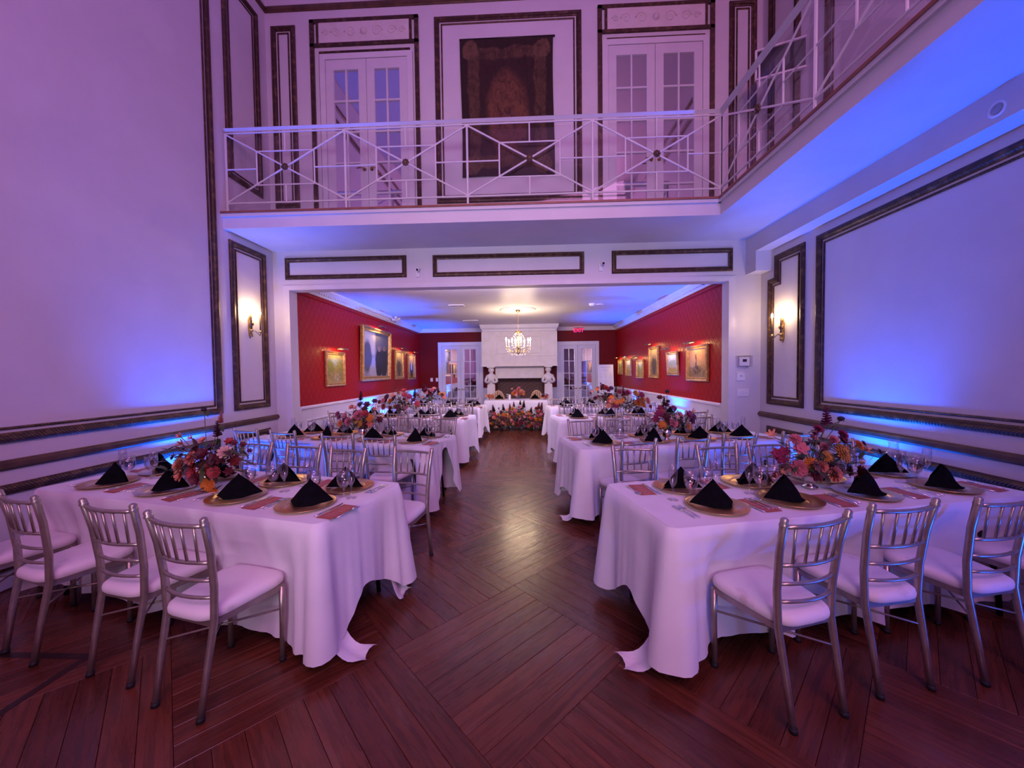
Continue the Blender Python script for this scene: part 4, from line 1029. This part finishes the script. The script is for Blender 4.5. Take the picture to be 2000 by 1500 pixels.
# ------------------------------------------------------------------ chandelier
def chandelier(x, y):
    t = thing('chandelier', 'gilt crystal chandelier with lit candle bulbs hanging before the fireplace', 'chandelier', (x, y, ZR))
    MB().lathe([(.0, -.012), (.26, -.012), (.30, -.020), (.33, -.012), (.36, -.030), (.40, -.018), (.43, -.004), (.43, 0)], 48).build('ceiling_medallion', stone_m, t)
    MB().lathe([(.0, -.075), (.018, -.072), (.03, -.05), (.055, -.03), (.058, -.014)], 16).build('canopy', brass_m, t)
    ch = MB(); z = -.075
    k = 0
    while z > -.50:
        a = Vector((.010, 0, 0)) if k % 2 else Vector((0, .010, 0))
        pts = [Vector((0, 0, z-.018))+a*math.cos(q*PI/4)+Vector((0, 0, .020*math.sin(q*PI/4))) for q in range(9)]; ch.tube(pts, .003, 5, caps=False); z -= .032; k += 1
    ch.build('chain', brass_m, t)
    MB().lathe([(.002, -1.06), (.022, -1.04), (.03, -1.01), (.012, -.97), (.02, -.93), (.045, -.88), (.02, -.82), (.016, -.72), (.03, -.66), (.016, -.60), (.012, -.54), (.03, -.51), (.006, -.49)], 14).build('column', brass_m, t)
    N = 8; zf = -.72
    for i in range(N):
        a = 2*PI*(i+.3)/N; c, s = math.cos(a), math.sin(a); r = .27 if i % 2 else .29
        P = lambda rr, zz: (rr*c, rr*s, zz)
        arm = MB().tube([P(.015, -.93), P(.08, -.99), P(.16, -1.0), P(.23, -.95), P(r, -.90), P(r, -.87)], .007, 6).build('arm', brass_m, t)
        MB().lathe([(.005, -.01), (.03, .0), (.032, .006), (.012, .010), (.012, .02)], 12, P(r, -.87)).build('bobeche', crystal_m, arm)
        dz = 0 if i % 2 else .03
        MB().tube([P(r, -.855), P(r, -.755+dz)], .010, 8).build('candle', candle_m, arm)
        MB().lathe([(.006, 0), (.014, .016), (.017, .032), (.012, .052), (.002, .078)], 10, P(r, -.755+dz)).build('bulb', bulb_m, arm)
        light('POINT', 'chandelier_bulb', Vector((x, y, ZR))+Vector(P(r, -.70+dz)), 12.5, (1, .74, .48), shadow_soft_size=.03)
        # prisms under each arm and swags up to the crown
        for q, (rr, zz) in enumerate(((r, -.925), (r-.035, -.985), (.17, -1.05), (.10, -1.07))):
            MB().lathe([(.001, .018), (.010, .010), (.013, -.004), (.001, -.038)], 6, P(rr, zz), smooth=False).build('crystal_drop', crystal_m, arm)
        sw = MB()
        for k in range(9):
            f = k/8; rr = .05+.09*math.sin(f*PI*.9)+.04*f; sw.ball(P(rr, -.53-.36*f), .011, 6)
        sw.build('bead_swag', crystal_m, t)
    MB().lathe([(.05, -.50), (.075, -.515), (.085, -.545), (.075, -.555), (.05, -.54)], 16).build('crown', brass_m, t)
chandelier(-.2, 8.9)

# ------------------------------------------------------------------ fireplace
def fireplace():
    t = thing('fireplace', 'white fireplace with overhanging hood carried by two sculpted figures', 'fireplace', (-.24, YD, 0))
    ox = Vector((-.24, YD, 0)); L = lambda x, y, z: Vector((x, y, z))-ox
    bx = lambda mb, x0, x1, y0, y1, z0, z1: mb.box(x0, x1, y0, y1, z0, z1, lambda a, b_, c: L(a, b_, c))
    h = MB(); bx(h, -1.40, .93, 11.62, YD, 1.73, 2.80); bx(h, -1.36, .89, 11.66, YD, 2.80, ZR)
    bx(h, -1.425, .955, 11.60, YD, 1.73, 1.765); bx(h, -1.415, .945, 11.605, YD, 2.05, 2.075)
    h.build('hood', stone_m, t)
    cr = MB(); pr = [(0, 2.80), (.02, 2.82), (.03, 2.87), (.07, 2.92), (.09, 3.0), (.09, ZR)]
    vs = [L(*p) for d, z in pr for p in ((-1.36-d, YD, z), (-1.36-d, 11.66-d, z), (.89+d, 11.66-d, z), (.89+d, YD, z))]
    cr.add(vs, [(j*4+i, j*4+i+1, (j+1)*4+i+1, (j+1)*4+i) for j in range(len(pr)-1) for i in range(3)]); cr.build('hood_crown', white_m, t)
    MB().frame(rect(-.93, .44, 2.12, 2.66), [(0, 0), (0, .012), (.012, .018), (.025, .010), (.025, 0)], lambda a, z, hh: L(a, 11.62-hh, z)).build('panel_moulding', stone_m, t)
    ln = MB(); bx(ln, -1.0, .53, 11.86, YD, 1.36, 1.73); bx(ln, -1.02, .55, 11.84, 11.86, 1.36, 1.40); ln.build('lintel', stone_m, t)
    pr_ = MB(); bx(pr_, -1.20, -.98, 11.90, YD, 0.0, 1.73); bx(pr_, .51, .73, 11.90, YD, 0.0, 1.73); pr_.build('side_piers', red_m, t)
    fb = MB(); bx(fb, -.98, .51, 12.32, 12.40, 0.0, 1.36); box_o = fb.build('firebox', mortar_m, t)
    br = MB().box(-.094, .094, -.02, .02, -.028, .028).mesh('brick', brick_m)
    for r_ in range(20):
        for c_ in range(8):
            x = -.98+.10+c_*.196+(.098 if r_ % 2 else 0)
            if x+.094 < .51: link('brick', br, box_o, L(x, 12.318+random.uniform(-.006, .006), .04+r_*.067), (0, 0, 0))
    he = MB(); bx(he, -1.25, .78, 11.35, 11.95, 0.0, .05); he.build('hearth', stone_m, t)
    for sx, cx in ((-1, -1.12), (1, .655)):
        # tapering pedestal below, bust with folded arms above
        b_ = MB(); st = [(0.05, .16), (.12, .16), (.14, .11), (.9, .125), (1.18, .115)]
        vs = [L(cx+a*w_, 11.72+d*w_*.8, z) for z, w_ in st for a, d in ((-1, -1), (1, -1), (1, 1), (-1, 1))]
        b_.add(vs, [(j*4+i, j*4+(i+1) % 4, (j+1)*4+(i+1) % 4, (j+1)*4+i) for j in range(len(st)-1) for i in range(4)]+[(0, 3, 2, 1)]); ped = b_.build('figure_pedestal', stone_m, t)
        me = bpy.data.meshes.new('figure_tmp')
        V_ = [(0, 0, 1.02), (0, 0, 1.18), (0, 0, 1.34), (0, .0, 1.44), (0, -.005, 1.51), (0, -.012, 1.59), (0, -.01, 1.67),
              (-.13, 0, 1.43), (-.20, -.03, 1.27), (-.10, -.13, 1.24), (-.02, -.16, 1.33), (.13, 0, 1.43), (.20, -.03, 1.27), (.10, -.13, 1.24), (.02, -.16, 1.33)]
        E_ = [(0, 1), (1, 2), (2, 3), (3, 4), (4, 5), (5, 6), (3, 7), (7, 8), (8, 9), (9, 10), (3, 11), (11, 12), (12, 13), (13, 14)]
        R_ = [.10, .105, .12, .09, .042, .082, .060, .062, .052, .044, .034, .062, .052, .044, .034]
        me.from_pydata([(x*.95, y, z) for x, y, z in V_], E_, []); o = bpy.data.objects.new('figure_tmp', me); C.objects.link(o)
        sk = o.modifiers.new('Skin', 'SKIN'); sk.use_smooth_shade = True; o.modifiers.new('Sub', 'SUBSURF').levels = 2
        for i, v in enumerate(me.skin_vertices[0].data): v.radius = (R_[i], R_[i]*.85); v.use_root = (i == 0)
        dg = bpy.context.evaluated_depsgraph_get(); bm_ = bpy.data.meshes.new_from_object(o.evaluated_get(dg)); bpy.data.objects.remove(o)
        bm_.materials.clear(); bm_.materials.append(stone_m)
        fo = link('sculpted_figure', bm_, t, L(cx, 11.72, 0)); fo['label'] = 'white sculpted figure with hands folded at the chest'
        f = MB(); f.lathe([(.02, 1.70), (.075, 1.695), (.092, 1.66), (.094, 1.60), (.088, 1.58)], 14, (0, .008, 0)); f.ball((0, -.088, 1.60), .016, 6)
        f.tube([(-.04, -.075, 1.625), (-.01, -.088, 1.63)], .007, 5); f.tube([(.01, -.088, 1.63), (.04, -.075, 1.625)], .007, 5); f.tube([(-.025, -.083, 1.565), (.025, -.083, 1.565)], .007, 5)
        f.build('head_carving', stone_m, fo)
        c_ = MB(); bx(c_, cx-.12, cx+.12, 11.60, 11.86, 1.695, 1.73); c_.build('capital', stone_m, t)
fireplace()

# ------------------------------------------------------------------ head table with its flowers
HT = dict(full=1, o=(.62, 10.32), a=0, sg=1, swag=(0., 0.), seats=(), near=[], far=[], L=1.80, W=.72)
HT['o'] = (-1.19, 10.34)
folding_table(HT, 'folding table under white cloth before the fireplace')
tag(tablecloth('tablecloth', HT, 91), 'white tablecloth on the small head table before the fireplace', 'tablecloth')
def wood_chair(x, y, label):
    t = thing('round_back_chair', label, 'chair', (x, y, 0), PI)
    for s in (-1, 1):
        MB().tube([(s*.17, -.02, .0), (s*.17, .0, .44)], [.014, .018], 8).build('leg', wood_m, t); MB().tube([(s*.19, .38, 0), (s*.18, .37, .44)], [.014, .018], 8).build('leg', wood_m, t)
    MB().lathe([(.0, .43), (.20, .43), (.222, .445), (.215, .465), (.15, .475), (0, .478)], 24, (0, .19, 0)).build('seat', cushion_m, t)
    n = 15; pts = [(-.20*math.cos(PI*i/(n-1))*1.0, -.02-.05*math.sin(PI*i/(n-1)), .46+.53*math.sin(PI*i/(n-1))**.75) for i in range(n)]
    MB().tube(pts, .021, 8).build('back_hoop', wood_m, t)
    for i in range(7):
        u = (i-3)/3.5; zz = .46+.53*max(.05, (1-u*u))**.38; MB().box(u*.185-.016, u*.185+.016, -.065, -.050, .46, zz-.01).build('back_slat', wood_m, t)
    return t
wood_chair(-.88, 11.32, 'pale wooden chair with rounded slatted back, left behind the head table')
wood_chair(.28, 11.32, 'pale wooden chair with rounded slatted back, right behind the head table')
hz = TH+.0015
for x, nm in ((-.80, 'left'), (.22, 'right')):
    PLATE.put((x, 10.76, hz), PI, 'gold charger plate at the %s seat of the head table' % nm, 'head table settings')
    NAPKIN.put((x, 10.76, hz+.0185), PI*.96, 'black folded napkin at the %s seat of the head table' % nm, 'head table settings')
    GOBLET.put((x+.24, 10.62, hz), 0, 'stemmed goblet of ice water beside the %s head table plate' % nm, 'head table settings')
hf = [(random.Random(i).uniform(-.17, .17), .13+random.Random(i+50).uniform(0, .16)*(1-abs(random.Random(i).uniform(-.17, .17))*3), random.Random(i+9).uniform(.035, .05), random.Random(i+5).choice(['rose', 'zinnia', 'bloom', 'rose']), random.Random(i+7).choice(['coral', 'orange', 'peach', 'pink', 'red', 'coral'])) for i in range(22)]+[(.03, .32, .045, 'rose', 'pink'), (-.16, .30, .03, 'bloom', 'peach')]
bouquet('coral and orange flower bouquet in the middle of the head table', (-.27, 10.70, hz), hf, 5, 1., .08, glass_m, 20, .12, .06, spread=.16)
for x, nm in ((-1.08, 'left'), (.50, 'right')):
    rn = random.Random(int(x*100))
    fl = [(rn.uniform(-.09, .09), rn.uniform(.05, .13), rn.uniform(.03, .045), rn.choice(['rose', 'zinnia', 'bloom']), rn.choice(['red', 'orange', 'peach', 'burgundy', 'coral'])) for _ in range(9)]
    bouquet('small red and orange posy at the %s end of the head table' % nm, (x, 10.58, hz), fl, 6, 1., .05, silver_m, 8, .06, .035, name='flower_posy', spread=.08)
t = thing('pillar_candle', 'white pillar candle left of the head table bouquet', 'candle', (-.50, 10.60, hz))
MB().lathe([(.0, .0), (.034, .0), (.035, .004), (.035, .14), (.028, .143), (.0, .138)], 16).build('wax', mat('candle_wax', (.82, .78, .72), .5), t); MB().tube([(0, 0, .138), (.002, 0, .152)], .0015, 5).build('wick', dark_m, t)
def ground_flowers():
    t = thing('floor_flower_arrangement', 'low bank of pink, orange and burgundy flowers on the floor before the head table', 'flowers', (-.30, 10.12, 0))
    rn = random.Random(12); fo = MB(); fo2 = MB()
    top = lambda x: .52+.22*math.exp(-((x-.02)/.22)**2)+.07*math.exp(-((abs(x)-.62)/.22)**2)+.03*math.sin(x*13)
    for i in range(190):
        x = rn.uniform(-.92, .92); y = rn.uniform(-.22, .14); z = .05+(top(x)-.05)*rn.random()**.75*(.6+.4*(y+.22)/.36)
        kind = rn.choice(['rose', 'zinnia', 'zinnia', 'bloom', 'rose', 'bloom']); col = rn.choice(['pink', 'pink', 'orange', 'orange', 'coral', 'amber', 'burgundy', 'burgundy', 'red', 'magenta', 'peach', 'burgundy'])
        put_flower(kind, col, (x, y, z), rn.uniform(.038, .062), (x*.25+rn.uniform(-.3, .3), -1, .55+rn.uniform(-.3, .4)), t)
    for i in range(12):
        x = rn.uniform(-.9, .9); put_flower('spike', rn.choice(['burgundy', 'burgundy', 'red', 'magenta']), (x, .05, top(x)-.08), rn.uniform(.14, .22), (x*.3, -.1, 1), t)
    for i in range(1500):
        x = rn.uniform(-.95, .95); y = rn.uniform(-.26, .18); z = rn.uniform(.012, 1)*top(x)*(.65+.35*(y+.22)/.4)
        leaf(fo2 if rn.random() < .45 else fo, (x, y, z), (rn.uniform(-1, 1), rn.uniform(-1, .2), rn.uniform(-.2, 1)), rn.uniform(.05, .12), rn.uniform(.022, .05))
    for i in range(80):
        x = rn.uniform(-.9, .9); fo.tube([(x, .05, 0.003), (x+rn.uniform(-.05, .05), .02, top(x)*rn.uniform(.5, .95))], .003, 4)
    fo.build('foliage', leaf_m, t, kind='stuff'); fo2.build('bronze_foliage', dleaf_m, t, kind='stuff')
ground_flowers()

# ------------------------------------------------------------------ seating chart, exit sign, wall and ceiling fittings
t = thing('seating_chart', 'white seating chart board leaning on an easel in the far right corner', 'sign', (2.50, 12.02, 0))
tl = .22
bd = lambda a, z, h: Vector((a+.02*(z-1.3), (z-.9)*tl-h, z))
MB().box(-.25, .25, .78, 1.76, 0, .012, bd).build('board', mat('sign_board', (.80, .79, .82), .5), t)
pr = MB(); ink = mat('grey_print', (.42, .41, .45), .7)
pr.box(-.15, .15, 1.672, 1.684, .0122, .0135, bd)
for k in range(3): pr.box(-.10+.02*k, .10-.02*k, 1.61-.04*k, 1.617-.04*k, .0122, .0135, bd)
for c_ in range(3):
    for k in range(13):
        if k % 5 == 4: continue
        w_ = .035+.02*((k*7+c_*3) % 4)/4; pr.box(-.16+.16*c_-w_, -.16+.16*c_+w_, 1.46-.045*k, 1.466-.045*k, .0122, .0135, bd)
pr.build('print', ink, t)
for s in (-1, 1): MB().tube([bd(s*.30, .0+.006, -.01)+Vector((0, .02, 0)), bd(s*.05, 1.80, -.02)], .012, 6).build('easel_leg', dark_m, t)
MB().tube([(0, .42, .006), bd(0, 1.72, -.03)], .012, 6).build('easel_leg', dark_m, t)
MB().box(-.27, .27, .755, .778, -.02, .03, bd).build('easel_ledge', dark_m, t)

t = thing('exit_sign', 'red lit EXIT sign above the right french door', 'sign', (1.69, 12.40, 2.80))
MB().box(-.15, .15, -.02, .02, 0, .19).build('housing', thin_glass('exit_acrylic', (.85, .72, .75), .06), t)
MB().box(-.15, .15, -.025, .025, .185, .215).build('top_bar', plastic_m, t); MB().box(-.03, .03, -.02, .10, .19, .21).build('mount', plastic_m, t)
cu = bpy.data.curves.new('exit_text', 'FONT'); cu.body = 'EXIT'; cu.size = .165; cu.extrude = .004; cu.align_x = 'CENTER'
to = bpy.data.objects.new('exit_text', cu); C.objects.link(to); bpy.context.view_layer.update()
me = bpy.data.meshes.new_from_object(to.evaluated_get(bpy.context.evaluated_depsgraph_get())); bpy.data.objects.remove(to)
me.materials.clear(); me.materials.append(mat('exit_red', (.9, .02, .08), .4, emis=(1, .02, .10), estr=2.6))
link('letters', me, t, (0, -.026, .035), (PI/2, 0, 0))

def wall_box(name, label, cat, M, a, z, w_, h, d, m=plastic_m):
    base = Vector(M(a, z, 0)); t = thing(name, label, cat, base); off = lambda x, y, hh: Vector(M(a+x, z+y, hh))-base
    mb = MB(); vs = [off(sx*w_/2*k, sy*h/2*k, hh) for k, hh in ((1, 0), (1, d*.6), (.93, d)) for sx, sy in ((-1, -1), (1, -1), (1, 1), (-1, 1))]
    mb.add(vs, [(j*4+i, j*4+(i+1) % 4, (j+1)*4+(i+1) % 4, (j+1)*4+i) for j in range(2) for i in range(4)]+[(8, 9, 10, 11)])
    mb.build('plate', m, t); return t, off
t, off = wall_box('thermostat', 'white thermostat with dark screen under a clear cover on the right pier', 'thermostat', WB, 3.14, 1.665, .15, .13, .03)
MB().box(-.028, .028, -.005, .035, .03, .032, off).build('screen', screen_m, t); MB().box(-.11, .10, -.075, .085, .0, .055, off).build('clear_cover', pane_m, t)
MB().tube([off(0.02, -.08, .055), off(.02, -.095, .055)], .014, 8).build('lock', grey_m, t)
t, off = wall_box('wall_control', 'small square white wall control below the thermostat', 'wall control', WB, 3.10, 1.45, .125, .125, .012)
MB().box(-.012, .014, .0, .014, .012, .016, off).build('button', grey_m, t)
t, off = wall_box('switch_plate', 'white three-gang light switch plate on the right pier', 'light switch', WB, 3.135, 1.215, .17, .115, .008)
for k in (-1, 0, 1): MB().box(k*.047-.010, k*.047+.010, -.02, .02, .008, .016, off).build('toggle', plastic_m, t)
for x, nm in ((-3.20, 'left'), (-3.02, 'right')):
    t, off = wall_box('switch_plate', 'white light switch plate on the far red wall, %s of the pair' % nm, 'light switch', DB, x, 1.33, .08, .12, .008)
    MB().box(-.015, .015, -.03, .03, .008, .014, off).build('toggle', plastic_m, t)
for x, z, nm in ((-1.61, 3.03, 'left'), (1.09, 3.06, 'right')):
    t, off = wall_box('security_camera', 'small white wall camera between header panels, %s of the two' % nm, 'camera', WB, x, z, .055, .10, .02)
    MB().tube([off(0, .03, .01), off(.02, .055, .06)], .008, 8).build('bracket', plastic_m, t)
    MB().tube([off(.02, .06, .03), off(.02, .035, .11)], [.022, .026], 12).build('body', plastic_m, t)
    MB().tube([off(.02, .035, .108), off(.02, .034, .113)], .018, 12).build('lens', screen_m, t)
t = thing('recessed_speaker', 'round recessed fitting on the right soffit beam', 'speaker', (3.16, 2.70, 3.27)); RX = Matrix(((0, 0, -1), (0, 1, 0), (1, 0, 0)))
MB().lathe([(.050, .0), (.052, .006), (.040, .010), (.034, .004)], 20, M=RX).build('trim_ring', plastic_m, t); MB().lathe([(.034, .004), (.026, .012), (.0, .014)], 16, M=RX).build('eyeball', grey_m, t)
for x, y, w_, nm in ((-1.52, 8.2, .34, 'nearer'), (-1.58, 10.6, .42, 'farther')):
    t = thing('ceiling_vent', 'white slotted ceiling vent left of the chandelier, the %s one' % nm, 'vent', (x, y, ZR))
    MB().frame(rect(-w_/2, w_/2, -.09, .09), [(0, 0), (0, .012), (.02, .014), (.024, .004)], lambda a, b_, h: Vector((a, b_, -h))).build('frame', plastic_m, t)
    for k in range(5): MB().box(-w_/2+.02, w_/2-.02, -.062+.028*k, -.048+.028*k, -.010, -.004).build('slat', grey_m, t)
t = thing('smoke_detector', 'round white smoke detector on the ceiling right of the chandelier', 'detector', (1.43, 8.3, ZR))
MB().lathe([(.075, 0), (.075, -.012), (.060, -.035), (.035, -.050), (0, -.052)], 20).build('housing', plastic_m, t); MB().tube([(.06, 0, -.012), (.26, 0, -.012)], .012, 6).build('conduit', plastic_m, t)
t = thing('emergency_light', 'white twin-head emergency light on the left crown moulding', 'lamp', (RL+.16, 9.75, 2.955))
MB().box(-.06, .03, -.10, .10, -.035, .035).build('housing', plastic_m, t)
for s in (-1, 1):
    MB().lathe([(.020, -.03), (.045, .02), (.047, .035), (.0, .03)], 14, (.03, s*.13, .04), M=Matrix.Rotation(-.9, 3, 'X') @ Matrix.Rotation(.5, 3, 'Y')).build('lamp_head', plastic_m, t)
t = thing('picture_rail_hook', 'curled metal hook on the right crown moulding near the opening', 'hook', (RR-.10, 6.15, 2.93))
MB().tube([(.05*math.cos(a*.5), .05*math.sin(a*.5)*1.2, .04*math.sin(a*.5)) for a in range(10)], .006, 6).build('hook', dark_m, t)

# LED uplights standing on the floor along the walls, the last one added for blue fill
UPN = ['left wall behind the front left table', 'right wall behind the front right table', 'right wall beside the nearest chairs', 'left red wall by the second painting', 'left red wall near the far corner', 'right red wall below the second painting', 'right red wall below the fourth painting', 'added unseen as blue fill behind the camera']
lens_m = mat('blue_led_lens', (.05, .2, 1), .2, emis=(0, .18, 1), estr=12)
for (x, y, e), nm in zip(UP, UPN):
    t = thing('led_uplight', 'black LED uplight can on the floor, '+nm, 'uplight', (x, y, 0))
    MB().lathe([(.0, .004), (.075, .004), (.078, .01), (.078, .15), (.082, .165), (.076, .168), (.072, .15), (.0, .148)], 18).build('can', dark_m, t)
    MB().lathe([(.0, .152), (.070, .152), (.070, .149)], 16).build('lens', lens_m, t)
    MB().tube([(-.09, 0, .02), (-.095, 0, .10), (-.08, 0, .12)], .006, 6).build('bracket', dark_m, t)
